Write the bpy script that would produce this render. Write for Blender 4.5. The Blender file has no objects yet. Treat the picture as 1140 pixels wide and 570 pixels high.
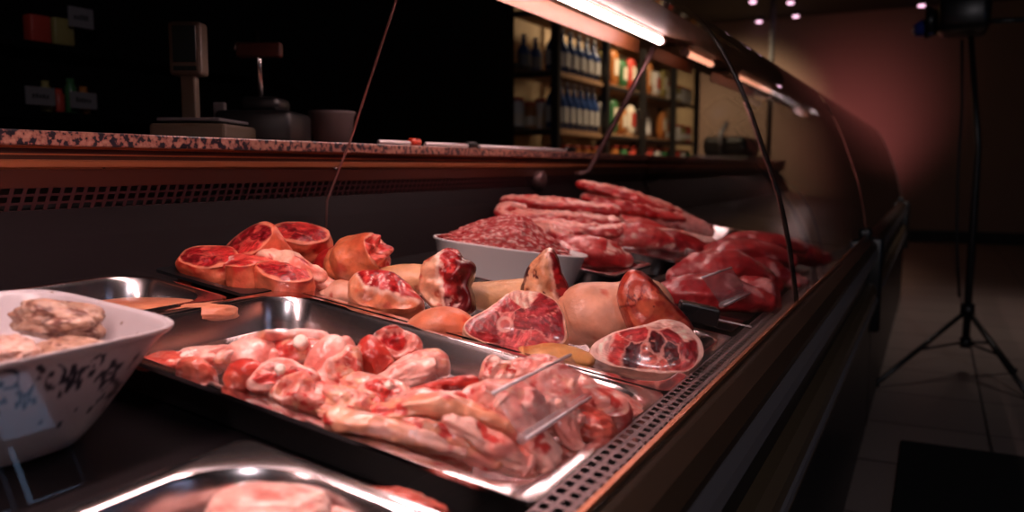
import bpy, bmesh, math, random
from mathutils import Vector, Matrix, noise
import numpy as np
S = bpy.context.scene
COL = S.collection
PI = math.pi
# ------------------------------------------------------------------ geometry of the place
FPX, PITCH, YAW = 919.91, math.radians(6.145), math.radians(26.984)
Z0 = .68                                   # height of the tray rims at the front of the counter
TILT = math.radians(8.325)                 # the display deck rises towards the back
CAM = np.array([.242, -.5104, .2386 + Z0])
FW = np.array([-math.sin(YAW)*math.cos(PITCH), math.cos(YAW)*math.cos(PITCH), -math.sin(PITCH)])
RT = np.array([math.cos(YAW), math.sin(YAW), 0.]); UP = np.cross(RT, FW)
ND = np.array([math.sin(TILT), 0, math.cos(TILT)])

def ray(px, py): return FW + RT*(px-570)/FPX - UP*(py-285)/FPX
def plane(px, py, n, d):
    n = np.array(n, float); r = ray(px, py); return CAM + r*((d - CAM@n)/(r@n))
def onX(px, py, x): return Vector(plane(px, py, (1, 0, 0), x))
def onY(px, py, y): return Vector(plane(px, py, (0, 1, 0), y))
def onZ(px, py, z): return Vector(plane(px, py, (0, 0, 1), z))
def deck(px, py, h=0): return Vector(plane(px, py, ND, ND@np.array([0, 0, Z0]) + h))
def D(s, u, h=0):      # deck coordinates: s towards the back, u along the counter, h off the deck
    return Vector((-s*math.cos(TILT) + h*math.sin(TILT), u, Z0 + s*math.sin(TILT) + h*math.cos(TILT)))
def mpp(p): return float((np.array(p)-CAM)@FW)/FPX      # metres per pixel at p

# ------------------------------------------------------------------ materials
def mat(name, color, rough=.5, metal=0, spec=.5, emit=None, estr=0, nscale=0, namt=0, bump=0, bscale=80, coat=0, stretch=None):
    m = bpy.data.materials.new(name); m.use_nodes = True
    nt = m.node_tree; b = nt.nodes['Principled BSDF']
    b.inputs['Base Color'].default_value = (*color, 1); b.inputs['Roughness'].default_value = rough
    b.inputs['Metallic'].default_value = metal; b.inputs['Specular IOR Level'].default_value = spec
    b.inputs['Coat Weight'].default_value = coat
    if emit: b.inputs['Emission Color'].default_value = (*emit, 1); b.inputs['Emission Strength'].default_value = estr
    tc = nt.nodes.new('ShaderNodeTexCoord')
    vec = tc.outputs['Object']
    if stretch:
        mp = nt.nodes.new('ShaderNodeMapping'); mp.inputs['Scale'].default_value = stretch
        nt.links.new(vec, mp.inputs['Vector']); vec = mp.outputs['Vector']
    if nscale:
        n = nt.nodes.new('ShaderNodeTexNoise'); n.inputs['Scale'].default_value = nscale; n.inputs['Detail'].default_value = 4
        nt.links.new(vec, n.inputs['Vector'])
        r = nt.nodes.new('ShaderNodeMapRange'); r.inputs['To Min'].default_value = 1-namt; r.inputs['To Max'].default_value = 1+namt
        nt.links.new(n.outputs['Fac'], r.inputs['Value'])
        mx = nt.nodes.new('ShaderNodeMix'); mx.data_type = 'RGBA'; mx.blend_type = 'MULTIPLY'; mx.inputs['Factor'].default_value = 1
        mx.inputs['A'].default_value = (*color, 1); nt.links.new(r.outputs['Result'], mx.inputs['B'])
        nt.links.new(mx.outputs['Result'], b.inputs['Base Color'])
    if bump:
        n2 = nt.nodes.new('ShaderNodeTexNoise'); n2.inputs['Scale'].default_value = bscale; n2.inputs['Detail'].default_value = 3
        nt.links.new(vec, n2.inputs['Vector'])
        bp = nt.nodes.new('ShaderNodeBump'); bp.inputs['Strength'].default_value = bump; bp.inputs['Distance'].default_value = .002
        nt.links.new(n2.outputs['Fac'], bp.inputs['Height']); nt.links.new(bp.outputs['Normal'], b.inputs['Normal'])
    return m

def flesh(name, rough=.36, sss=.05, bump=.5, bscale=90, coat=.25, var=.25, vscale=70, spec=.5):
    """pigment comes from the mesh's own colour attribute, mottled by noise"""
    m = bpy.data.materials.new(name); m.use_nodes = True
    nt = m.node_tree; b = nt.nodes['Principled BSDF']; L = nt.links.new
    a = nt.nodes.new('ShaderNodeAttribute'); a.attribute_name = 'pig'
    tc = nt.nodes.new('ShaderNodeTexCoord')
    n = nt.nodes.new('ShaderNodeTexNoise'); n.inputs['Scale'].default_value = vscale; n.inputs['Detail'].default_value = 5
    L(tc.outputs['Object'], n.inputs['Vector'])
    r = nt.nodes.new('ShaderNodeMapRange'); r.inputs['From Min'].default_value = .3; r.inputs['From Max'].default_value = .7
    r.inputs['To Min'].default_value = 1-var; r.inputs['To Max'].default_value = 1+var
    L(n.outputs['Fac'], r.inputs['Value'])
    mx = nt.nodes.new('ShaderNodeMix'); mx.data_type = 'RGBA'; mx.blend_type = 'MULTIPLY'; mx.inputs['Factor'].default_value = 1
    L(a.outputs['Color'], mx.inputs['A']); L(r.outputs['Result'], mx.inputs['B'])
    L(mx.outputs['Result'], b.inputs['Base Color'])
    b.inputs['Roughness'].default_value = rough; b.inputs['Coat Weight'].default_value = coat; b.inputs['Coat Roughness'].default_value = .12
    b.inputs['Specular IOR Level'].default_value = spec
    b.inputs['Subsurface Weight'].default_value = sss; b.inputs['Subsurface Radius'].default_value = (.008, .003, .002)
    b.inputs['Subsurface Scale'].default_value = 1
    n2 = nt.nodes.new('ShaderNodeTexNoise'); n2.inputs['Scale'].default_value = bscale; n2.inputs['Detail'].default_value = 3
    L(tc.outputs['Object'], n2.inputs['Vector'])
    bp = nt.nodes.new('ShaderNodeBump'); bp.inputs['Strength'].default_value = bump; bp.inputs['Distance'].default_value = .005
    L(n2.outputs['Fac'], bp.inputs['Height']); L(bp.outputs['Normal'], b.inputs['Normal'])
    return m

M = {}
M['meat'] = flesh('raw_meat')
M['chick'] = flesh('raw_chicken', rough=.3, sss=.12, bump=.7, bscale=80, coat=.4, var=.22, vscale=60)
M['skin'] = flesh('pork_skin', rough=.42, sss=.08, bump=.3, bscale=120, coat=.08, var=.22, vscale=38)
M['mince'] = flesh('mince', rough=.4, bump=1., bscale=170, var=.2, vscale=200)
M['cooked'] = flesh('cooked_meat', rough=.45, sss=.08, bump=.6, bscale=110, coat=.15, var=.3, vscale=90)
M['bone'] = mat('bone', (.85, .7, .6), .4, nscale=60, namt=.12)
M['steel'] = mat('stainless_steel', (.62, .56, .57), .22, 1, nscale=30, namt=.1, bump=.03, bscale=60)
M['steel2'] = mat('tray_rim_steel', (.7, .66, .68), .16, 1)
M['blackdeck'] = mat('black_deck', (.008, .006, .007), .3, nscale=20, namt=.3)
M['blackplastic'] = mat('black_plastic', (.008, .008, .009), .35)
M['black'] = mat('matt_black', (.006, .006, .007), .6)
M['backpanel'] = mat('back_panel', (.007, .003, .004), .6, 0, spec=.1, nscale=6, namt=.3)
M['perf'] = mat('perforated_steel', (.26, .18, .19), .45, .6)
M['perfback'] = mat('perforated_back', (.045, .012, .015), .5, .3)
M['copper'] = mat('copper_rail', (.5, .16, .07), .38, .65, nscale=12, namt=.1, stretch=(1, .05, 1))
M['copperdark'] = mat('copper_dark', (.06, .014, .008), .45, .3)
M['brownrail'] = mat('brown_rail', (.034, .021, .013), .4, .3, nscale=15, namt=.15)
M['greyband'] = mat('grey_band', (.13, .12, .13), .45, .1)
M['lowtrim'] = mat('lower_trim_brown', (.1, .068, .04), .4, .2)
M['chrome'] = mat('chrome', (.75, .7, .68), .18, 1)
M['canopy'] = mat('canopy_brown', (.2, .1, .06), .5)
M['cream'] = mat('cream_reflector', (.055, .045, .026), .5, spec=.2)
M['capcream'] = mat('bottle_cap_cream', (.8, .7, .55), .4)
M['orange'] = mat('orange_trim', (.2, .06, .018), .45, .2)
M['tube'] = mat('lamp_tube', (.9, .9, .9), .4, emit=(1, .7, .68), estr=44)
M['tube2'] = mat('lamp_tube_dim', (.9, .9, .9), .4, emit=(1, .4, .24), estr=3.5)
M['fill_tube'] = mat('fill_tube_front', (.9, .9, .9), .4, emit=(1, .7, .68), estr=66)
M['tube0'] = mat('lamp_tube_near', (.9, .9, .9), .4, emit=(1, .7, .68), estr=4)
M['seam'] = mat('seam_black', (.01, .008, .008), .25, 0)
M['seamlit'] = mat('seam_lit_edge', (.45, .22, .2), .2, .6)  # pink colour stands for light caught on the seam edge
M['tub'] = mat('white_tub', (.88, .83, .82), .35, nscale=8, namt=.04)
M['plate'] = mat('white_china', (.8, .76, .74), .3)
M['sand'] = mat('scale_plastic', (.1, .07, .045), .5, nscale=12, namt=.1)
M['screen'] = mat('dark_screen', (.02, .03, .028), .2)
M['post'] = mat('post_metal', (.16, .09, .09), .35, .7)
M['rackm'] = mat('rack_black', (.012, .011, .011), .5)
M['wood'] = mat('shelf_wood', (.42, .24, .13), .55, nscale=18, namt=.25, stretch=(4, .4, 4))
M['bluebottle'] = mat('blue_bottle', (.03, .07, .22), .25)
M['pale'] = mat('pale_label', (.7, .66, .62), .5)
M['amber'] = mat('amber_jar', (.45, .16, .04), .3)
M['redlabel'] = mat('red_label', (.5, .05, .03), .5)
M['green'] = mat('green_bottle', (.05, .16, .06), .3)
M['olive'] = mat('olive_pack', (.3, .24, .08), .5)
M['tag'] = mat('price_ticket', (.2, .18, .19), .5)
M['ink'] = mat('ticket_ink', (.03, .03, .03), .6)
M['red'] = mat('red_plastic', (.6, .05, .02), .35)
M['blade'] = mat('blade_and_streak', (.9, .82, .84), .5, .6)
M['bluegel'] = mat('blue_gel', (.03, .05, .3), .3)
M['bucket'] = mat('grey_bucket', (.09, .065, .065), .5)
M['mat'] = mat('floor_mat', (.004, .004, .004), .85, bump=.4, bscale=200)
M['spot'] = mat('spot_lens', (.9, .8, .9), .3, emit=(1, .55, .75), estr=2.5)

def glass_mat(name, tint, ior=1.45, rough=.0, boost=1.):
    m = bpy.data.materials.new(name); m.use_nodes = True; nt = m.node_tree; nt.nodes.clear(); L = nt.links.new
    o = nt.nodes.new('ShaderNodeOutputMaterial'); mix = nt.nodes.new('ShaderNodeMixShader')
    t = nt.nodes.new('ShaderNodeBsdfTransparent'); t.inputs['Color'].default_value = (*tint, 1)
    g = nt.nodes.new('ShaderNodeBsdfGlossy'); g.inputs['Roughness'].default_value = rough
    f = nt.nodes.new('ShaderNodeFresnel'); geo = nt.nodes.new('ShaderNodeNewGeometry')
    # a thin pane reflects the same from either face
    ii = nt.nodes.new('ShaderNodeMapRange'); ii.inputs['To Min'].default_value = ior; ii.inputs['To Max'].default_value = 1/ior
    L(geo.outputs['Backfacing'], ii.inputs['Value']); L(ii.outputs['Result'], f.inputs['IOR'])
    mb = nt.nodes.new('ShaderNodeMath'); mb.operation = 'MULTIPLY'; mb.inputs[1].default_value = boost; mb.use_clamp = True
    L(f.outputs[0], mb.inputs[0]); L(mb.outputs[0], mix.inputs['Fac'])
    L(t.outputs[0], mix.inputs[1]); L(g.outputs[0], mix.inputs[2]); L(mix.outputs[0], o.inputs['Surface'])
    return m
M['glass'] = glass_mat('curved_glass', (.97, .96, .96), boost=1.6)
def streak_mat():  # milky white put into a pane to stand for glass reflections
    m = glass_mat('milky_streak', (.95, .92, .93), boost=1.2, rough=.05); nt = m.node_tree; L = nt.links.new
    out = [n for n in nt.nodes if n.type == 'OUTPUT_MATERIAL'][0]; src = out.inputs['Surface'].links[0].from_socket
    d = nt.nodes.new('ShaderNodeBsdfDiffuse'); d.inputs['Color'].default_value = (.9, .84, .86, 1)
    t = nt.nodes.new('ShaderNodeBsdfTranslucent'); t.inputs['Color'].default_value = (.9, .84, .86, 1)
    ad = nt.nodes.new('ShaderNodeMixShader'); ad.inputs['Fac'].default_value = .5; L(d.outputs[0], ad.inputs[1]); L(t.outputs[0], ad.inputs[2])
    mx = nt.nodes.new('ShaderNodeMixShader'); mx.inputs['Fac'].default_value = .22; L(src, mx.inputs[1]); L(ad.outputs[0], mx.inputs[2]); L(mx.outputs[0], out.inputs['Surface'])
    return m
M['milkpane'] = streak_mat()
M['streakedge'] = mat('streak_edge', (.9, .82, .86), .15, coat=.6)  # white colour stands for the bright lines of the reflected streaks

def tile_mat():
    m = bpy.data.materials.new('floor_tiles'); m.use_nodes = True; nt = m.node_tree; L = nt.links.new
    b = nt.nodes['Principled BSDF']; tc = nt.nodes.new('ShaderNodeTexCoord')
    br = nt.nodes.new('ShaderNodeTexBrick'); br.offset = 0; br.inputs['Scale'].default_value = 1
    br.inputs['Brick Width'].default_value = .45; br.inputs['Row Height'].default_value = .45; br.inputs['Mortar Size'].default_value = .006
    br.inputs['Color1'].default_value = (.3, .24, .21, 1); br.inputs['Color2'].default_value = (.26, .2, .18, 1); br.inputs['Mortar'].default_value = (.06, .05, .05, 1)
    L(tc.outputs['Object'], br.inputs['Vector']); L(br.outputs['Color'], b.inputs['Base Color']); b.inputs['Roughness'].default_value = .35
    return m
def granite_mat():
    m = bpy.data.materials.new('speckled_granite'); m.use_nodes = True; nt = m.node_tree; L = nt.links.new
    b = nt.nodes['Principled BSDF']; tc = nt.nodes.new('ShaderNodeTexCoord')
    n = nt.nodes.new('ShaderNodeTexNoise'); n.inputs['Scale'].default_value = 120; n.inputs['Detail'].default_value = 2
    L(tc.outputs['Object'], n.inputs['Vector'])
    r = nt.nodes.new('ShaderNodeValToRGB'); r.color_ramp.elements[0].position = .43; r.color_ramp.elements[0].color = (.012, .01, .02, 1)
    r.color_ramp.elements[1].position = .5; r.color_ramp.elements[1].color = (.34, .13, .1, 1)
    e = r.color_ramp.elements.new(.66); e.color = (.5, .25, .18, 1)
    L(n.outputs['Fac'], r.inputs['Fac']); L(r.outputs['Color'], b.inputs['Base Color']); b.inputs['Roughness'].default_value = .3
    return m
M['tiles'] = tile_mat(); M['granite'] = granite_mat()
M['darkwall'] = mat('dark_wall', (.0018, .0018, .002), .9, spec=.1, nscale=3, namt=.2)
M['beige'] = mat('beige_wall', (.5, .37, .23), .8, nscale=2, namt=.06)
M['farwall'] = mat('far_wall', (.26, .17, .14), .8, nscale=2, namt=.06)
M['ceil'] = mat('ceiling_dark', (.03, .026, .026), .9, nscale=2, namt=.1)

# ------------------------------------------------------------------ object helpers
def link(o, parent=None):
    COL.objects.link(o)
    if parent: o.parent = parent
    return o
def empty(name, loc, label, cat, group=None, rz=0):
    o = bpy.data.objects.new(name, None); o.empty_display_size = .05; o.location = loc; o.rotation_euler = (0, 0, rz)
    link(o); return tag(o, label, cat, group)
def tag(o, label, cat, group=None):
    o['label'] = label; o['category'] = cat
    if group: o['group'] = group
    return o
def build(name, bm, m, parent=None, smooth=True, loc=None, rot=None, recalc=True):
    if recalc: bmesh.ops.recalc_face_normals(bm, faces=bm.faces[:])
    me = bpy.data.meshes.new(name); bm.to_mesh(me); bm.free()
    if smooth:
        for p in me.polygons: p.use_smooth = True
    for mm in (m if isinstance(m, (list, tuple)) else [m]): me.materials.append(mm)
    o = bpy.data.objects.new(name, me)
    if loc is not None: o.location = loc
    if rot is not None: o.rotation_euler = rot
    return link(o, parent)
def structure(o): o['kind'] = 'structure'; return o
def autosmooth(o, ang=35):
    me = o.data
    bm = bmesh.new(); bm.from_mesh(me)
    for e in bm.edges:
        if len(e.link_faces) == 2 and e.calc_face_angle(0) > math.radians(ang): e.smooth = False
    bm.to_mesh(me); bm.free(); return o

def box(bm, a, b, bev=0):
    a = Vector(a); b = Vector(b); c = (a+b)/2; d = b-a
    r = bmesh.ops.create_cube(bm, size=1, matrix=Matrix.Translation(c) @ Matrix.Diagonal((abs(d.x), abs(d.y), abs(d.z), 1)))
    if bev:
        ed = {e for v in r['verts'] for e in v.link_edges}
        bmesh.ops.bevel(bm, geom=list(ed), offset=bev, segments=2, affect='EDGES', profile=.5)
    return bm
def BX(a, b, bev=0): return box(bmesh.new(), a, b, bev)
def tube(bm, pts, r, n=10, cap=True):
    pts = [Vector(p) for p in pts]; rr = r if isinstance(r, (list, tuple)) else [r]*len(pts)
    rings = []; prev = None
    for i, p in enumerate(pts):
        d = (pts[min(i+1, len(pts)-1)] - pts[max(i-1, 0)]).normalized()
        if prev is None:
            x = d.orthogonal().normalized()
        else:
            x = (prev - d*prev.dot(d)).normalized()
        prev = x; y = d.cross(x)
        rings.append([bm.verts.new(p + (x*math.cos(2*PI*k/n) + y*math.sin(2*PI*k/n))*rr[i]) for k in range(n)])
    for a, b in zip(rings, rings[1:]):
        for k in range(n): bm.faces.new((a[k], a[(k+1) % n], b[(k+1) % n], b[k]))
    if cap: bm.faces.new(rings[0][::-1]); bm.faces.new(rings[-1])
    return bm
def TB(pts, r, n=10): return tube(bmesh.new(), pts, r, n)
def lathe(prof, n=24, bm=None, c=(0, 0, 0)):
    bm = bm or bmesh.new(); c = Vector(c); rings = []
    for r, z in prof:
        rings.append([bm.verts.new(c + Vector((r*math.cos(2*PI*k/n), r*math.sin(2*PI*k/n), z))) for k in range(n)])
    for a, b in zip(rings, rings[1:]):
        for k in range(n): bm.faces.new((a[k], a[(k+1) % n], b[(k+1) % n], b[k]))
    bm.faces.new(rings[0][::-1]); bm.faces.new(rings[-1]); return bm
def prism(poly, y0, y1, off=Vector((0, 0, 0)), closed=True):
    """polygon in x-z extruded along y"""
    bm = bmesh.new(); A = [bm.verts.new(Vector((x, y0, z))-off) for x, z in poly]; B = [bm.verts.new(Vector((x, y1, z))-off) for x, z in poly]
    n = len(poly)
    for i in range(n if closed else n-1): bm.faces.new((A[i], A[(i+1) % n], B[(i+1) % n], B[i]))
    if closed: bm.faces.new(A[::-1]); bm.faces.new(B)
    return bm

# ------------------------------------------------------------------ flesh
def mixc(a, b, t):
    t = max(0, min(1, t)); return tuple(a[i]*(1-t)+b[i]*t for i in range(3))
def fbm(p, s=1., o=3):
    v = 0; a = 1; p = Vector(p)*s
    for _ in range(o):
        v += a*noise.noise(p); p = p*2.03 + Vector((3.1, 1.7, 5.3)); a *= .5
    return v
def sstep(a, b, x):
    t = max(0, min(1, (x-a)/(b-a))); return t*t*(3-2*t)
MUS = (.4, .03, .032); DARK = (.13, .009, .013); MUSP = (.55, .09, .08); FAT = (.86, .58, .5); SKIN = (.72, .4, .26); SKINP = (.78, .5, .38)
CH = (.78, .37, .31); CHD = (.52, .13, .09); CHP = (.88, .58, .5); CHY = (.78, .44, .29); CHR = (.6, .1, .08)

def cutface(seed, lobes=5, cols=(MUS, DARK, MUSP), fat=FAT, seam=.05, rim=.12, rimc=FAT, bone=None, warp=.18, pts=None, R0=1.):
    """pigment of a cut through a joint: muscle groups parted by broken fat seams inside a fat rim"""
    rnd = random.Random(seed)
    if pts: pts = [(a/R0, b/R0, c) for a, b, c in pts]
    else:
        pts = []
        for i in range(lobes):
            a = 2*PI*i/lobes + rnd.uniform(-.4, .4); r = rnd.uniform(.25, .7)
            pts.append((r*math.cos(a), r*math.sin(a), cols[rnd.randrange(len(cols))]))
    o = rnd.uniform(0, 50)
    if bone: bone = (bone[0]/R0, bone[1]/R0, bone[2]/R0)
    def f(x, y, rr):
        wx = x + warp*fbm((x*2.5+o, y*2.5, 0), 1, 4); wy = y + warp*fbm((x*2.5, y*2.5+o, 7), 1, 4)
        ds = sorted(((wx-a)**2+(wy-b)**2, k) for k, (a, b, c) in enumerate(pts))
        e = math.sqrt(ds[1][0]) - math.sqrt(ds[0][0])
        k = ds[0][1]; c = pts[k][2]
        an = k*1.9+seed; u_ = x*math.cos(an)+y*math.sin(an); v_ = -x*math.sin(an)+y*math.cos(an)
        fib = fbm((u_*16+o, v_*5, k*3.1), 1, 3)
        c = mixc(c, tuple(min(.9, q*1.5+.03) for q in c), sstep(.05, .5, fib))
        c = mixc(c, tuple(q*.55 for q in c), sstep(-.05, -.5, fib))
        c = mixc(c, mixc(c, fat, .7), sstep(.5, .75, fbm((x*7+o, y*7, 1), 1, 4)))
        w = seam*max(0, .75+1.5*fbm((x*2.2, y*2.2, o), 1, 3))
        if w > .004: c = mixc(mixc(c, fat, .85), c, sstep(w*.4, w*1.2, e))
        rw = rim*(1+1.*fbm((x*1.7+o, y*1.7, 3), 1, 3))
        c = mixc(c, rimc, sstep(1-rw*1.25, 1-rw*.8, rr))
        if bone:
            d = math.hypot(x-bone[0], y-bone[1])
            c = mixc((.58, .18, .15), mixc((.8, .45, .38), c, sstep(bone[2], bone[2]*1.25, d)), sstep(bone[2]*.55, bone[2]*.75, d))
        return c
    return f
def paint(bm, cols, deep=1.34):
    if deep != 1: cols = [(c[0]**1.04, max(0, c[1])**deep, max(0, c[2])**(deep*.97)) for c in cols]
    lay = bm.verts.layers.float_color.new('pig')
    for v, c in zip(bm.verts, cols): v[lay] = (c[0], c[1], c[2], 1)

def cr(P, t):
    n = len(P)-1; x = t*n; i = min(int(x), n-1); f = x-i
    g = lambda k: P[max(0, min(n, k))]
    a, b, c, d = g(i-1), g(i), g(i+1), g(i+2)
    return [.5*((2*b[k]) + (c[k]-a[k])*f + (2*a[k]-5*b[k]+4*c[k]-d[k])*f*f + (3*b[k]-a[k]-3*c[k]+d[k])*f**3) for k in range(len(b))]

def sweep(path, radii, side, cap0=None, cap1=None, seed=0, amp=.08, freq=25, nr=40, ns=48, lumps=.12, up=(0, 0, 1), dome0=.15, dome1=.15, sq=2., capn=14, capamp=.05, poly=None):
    """a limb: rings along a path; cap=None closes it round, otherwise as a cut face"""
    bm = bmesh.new(); cols = []; o = seed*7.31
    P = [Vector(cr(path, i/(nr-1))) for i in range(nr)]
    R = [cr(radii, i/(nr-1)) for i in range(nr)]
    L = sum((P[i+1]-P[i]).length for i in range(nr-1))
    frames = []
    for i in range(nr):
        d = (P[min(i+1, nr-1)]-P[max(i-1, 0)]).normalized()
        x = Vector(up).cross(d)
        if x.length < .05: x = Vector((1, 0, 0)).cross(d)
        x.normalize(); frames.append((d, x, d.cross(x)))
    tab = None; R0 = 1
    if poly:
        tab = []
        for q in range(360):
            an = 2*PI*q/360; c_, s_ = math.cos(an), math.sin(an); best = .001
            for (x0, y0), (x1, y1) in zip(poly, poly[1:]+poly[:1]):
                den = c_*(y1-y0)-s_*(x1-x0)
                if abs(den) < 1e-9: continue
                t_ = (x0*(y1-y0)-y0*(x1-x0))/den; w_ = (x0*s_-y0*c_)/den
                if t_ > 0 and -1e-6 <= w_ <= 1+1e-6: best = max(best, t_)
            tab.append(best)
        for _ in range(3): tab = [sum(tab[(q+d_) % 360] for d_ in range(-5, 6))/11 for q in range(360)]
        R0 = max(tab)
    def ringpt(i, a, k=1.):
        if tab:
            d, x, y = frames[i]; q = math.degrees(a) % 360; i0 = int(q) % 360; fr = q-int(q)
            rr = tab[i0]*(1-fr)+tab[(i0+1) % 360]*fr
            rr *= 1 + .03*noise.noise(Vector((math.cos(a)*4+o, math.sin(a)*4, 1)))
            ca, sa = math.cos(a)*rr, math.sin(a)*rr
            # x of the frame points left for a face turned to the viewer
            return P[i] + (x*ca*R[i][0] + y*sa*R[i][1])*k, (ca/R0, sa/R0)
        d, x, y = frames[i]; ca, sa = math.cos(a), math.sin(a)
        den = (abs(ca)**sq + abs(sa)**sq)**(1/sq)
        ca /= den; sa /= den
        lump = 1 + lumps*noise.noise(Vector((math.cos(a)*1.3+o, math.sin(a)*1.3, i/nr*2.5)))
        return P[i] + (x*ca*R[i][0] + y*sa*R[i][1])*k*lump, (ca, sa)
    rings = []
    def capring(i, sgn, f, dome, close):
        d, x, y = frames[i]; rmean = (R[i][0]+R[i][1])/2*(R0*.7 if tab else 1)
        out = []
        for j in range(capn):
            k = (capn-1-j)/capn
            if close: k = math.cos((j+1)/(capn+.5)*PI/2)
            ring = []
            for s in range(ns):
                a = 2*PI*s/ns; p, (ca, sa) = ringpt(i, a, k)
                if close: h = rmean*.75*math.sin((j+1)/(capn+.5)*PI/2)
                else: h = rmean*dome*(1-k*k) + rmean*capamp*2*noise.noise(Vector((ca*k*2.3+o, sa*k*2.3, 4.2)))*(1-k**4)
                p = p + d*sgn*h
                if close: p += d*0
                c = side(p, 0 if sgn < 0 else 1, a) if close else f(ca*k, sa*k, k)
                ring.append((p, c))
            out.append(ring)
        return out
    seq = []
    seq += capring(0, -1, cap0, dome0, cap0 is None)[::-1]
    for i in range(nr):
        t = i/(nr-1); ring = []
        for s in range(ns):
            a = 2*PI*s/ns; p, _ = ringpt(i, a)
            n = (p-P[i]).normalized()
            p = p + n*amp*(R[i][0]+R[i][1])/2*(R0*.6 if tab else 1)*fbm(p + Vector((o, 0, 0)), freq, 3)*(1 if (cap0 is None and cap1 is None) else min(1, 6*min(t+(.2 if cap0 is None else 0), 1-t+(.2 if cap1 is None else 0))+.25))
            ring.append((p, side(p, t, a)))
        seq.append(ring)
    seq += capring(nr-1, 1, cap1, dome1, cap1 is None)
    V = []
    for ring in seq:
        V.append([bm.verts.new(p) for p, c in ring]); cols += [c for p, c in ring]
    for a, b in zip(V, V[1:]):
        for k in range(ns): bm.faces.new((a[k], a[(k+1) % ns], b[(k+1) % ns], b[k]))
    bm.faces.new(V[0][::-1]); bm.faces.new(V[-1])
    paint(bm, cols)
    return bm

def blob(dim, colour, seed=0, amp=.18, freq=1.3, sub=5, sq=2.3, bend=0, flat=0, fine=.04):
    bm = bmesh.new(); bmesh.ops.create_icosphere(bm, subdivisions=sub, radius=1); cols = []; o = seed*5.17
    for v in bm.verts:
        p = v.co.normalized(); den = (abs(p.x)**sq+abs(p.y)**sq+abs(p.z)**sq)**(1/sq); q = p/den
        k = 1 + amp*fbm(p + Vector((o, o*.3, 0)), freq, 3) + fine*fbm(p + Vector((0, o, 2)), freq*5, 2)
        q = q*k
        if flat and q.z < -flat: q.z = -flat
        q.z -= bend*q.x*q.x
        cols.append(colour(q, o)); v.co = Vector((q.x*dim[0], q.y*dim[1], q.z*dim[2]))
    paint(bm, cols); return bm

def two(a, b, sc=2.2, lo=-.1, hi=.3, c=None, clo=.25, chi=.45):
    def f(q, o=0, *_):
        v = fbm((q[0]*sc+o, q[1]*sc, q[2]*sc+o*.5), 1, 4); r = mixc(a, b, sstep(lo, hi, v))
        if c:
            w = fbm((q[0]*sc*1.7-o, q[1]*sc*1.7+3, q[2]*sc*1.7), 1, 3); r = mixc(r, c, sstep(clo, chi, w))
        return r
    return f
def sidec(a, b, sc=30, lo=-.1, hi=.3, c=None, clo=.25, chi=.45, seed=0):
    g = two(a, b, sc, lo, hi, c, clo, chi)
    return lambda p, t, ang: g(p, seed*3.7)

def place(o, px, py, h, rot=(0, 0, 0), facing=True):
    o.location = deck(px, py, h)
    o.rotation_mode = 'XYZ'
    # rot given in the axes across the viewer: x to the right, y away, z up
    m = Matrix.Rotation(YAW, 4, 'Z') @ Matrix.Rotation(rot[2], 4, 'Z') @ Matrix.Rotation(rot[1], 4, 'Y') @ Matrix.Rotation(rot[0], 4, 'X')
    o.rotation_euler = m.to_euler()
    return o
R_ = math.radians
def pscale(px, py, h): return mpp(deck(px, py, h))

def piece_blob(name, px, py, h, w, d, t, colour, label, cat, m='chick', rot=(0, 0, 0), seed=0, group=None, **k):
    s = pscale(px, py, h)
    o = build(name, blob((w*s/2, d*s/2, t*s/2), colour, seed=seed, **k), M[m])
    place(o, px, py, h, tuple(R_(a) for a in rot)); return tag(o, label, cat, group)
def piece_sweep(name, px, py, h, path, radii, side, label, cat, m='meat', rot=(0, 0, 0), group=None, **k):
    s = pscale(px, py, h)
    path = [tuple(c*s for c in p) for p in path]; radii = [tuple(c*s for c in r) for r in radii]
    o = build(name, sweep(path, radii, side, **k), M[m])
    place(o, px, py, h, tuple(R_(a) for a in rot)); return tag(o, label, cat, group), s
exec_parts = []

# ================================================================== the room
def wall(name, a, b, m): return structure(build(name, BX(a, b), m, smooth=False))
XL, XR, YF, YB, ZC = -2.75, 3.0, 10.9, -2.2, 2.85
wall('floor', (XL-.1, YB-.1, -.06), (XR+.1, YF+.1, 0), M['tiles'])
wall('ceiling', (XL-.1, YB-.1, ZC), (XR+.1, YF+.1, ZC+.06), M['ceil'])
wall('wall_far', (XL-.1, YF, 0), (XR+.1, YF+.1, ZC), M['farwall'])
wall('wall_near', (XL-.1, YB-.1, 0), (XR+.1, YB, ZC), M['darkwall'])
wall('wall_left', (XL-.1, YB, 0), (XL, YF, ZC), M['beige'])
# right wall with a window hole
WY0, WY1, WZ0, WZ1 = .55, 1.62, .93, 1.80
bm = bmesh.new()
box(bm, (XR, YB, 0), (XR+.1, WY0, ZC)); box(bm, (XR, WY1, 0), (XR+.1, YF, ZC)); box(bm, (XR, WY0, 0), (XR+.1, WY1, WZ0)); box(bm, (XR, WY0, WZ1), (XR+.1, WY1, ZC))
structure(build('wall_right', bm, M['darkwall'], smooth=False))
bm = bmesh.new()
for y in (WY0, .97, 1.30, WY1-.04): box(bm, (XR+.02, y, WZ0), (XR+.07, y+.04, WZ1))
for z in (WZ0, WZ1-.04, 1.30): box(bm, (XR+.02, WY0, z), (XR+.07, WY1, z+.04))
w = structure(build('window_1', bm, M['greyband'], smooth=False))
build('window_pane', BX((XR+.035, WY0, WZ0), (XR+.04, WY1, WZ1)), M['glass'], w, smooth=False)
bm = bmesh.new()
for a, b in ((WY0+.05, .95), (1.03, 1.28), (1.37, 1.57)): box(bm, (XR+.022, a, WZ0+.05), (XR+.032, b, 1.30))
build('lower_blind', bm, M['darkwall'], w, smooth=False)
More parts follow.
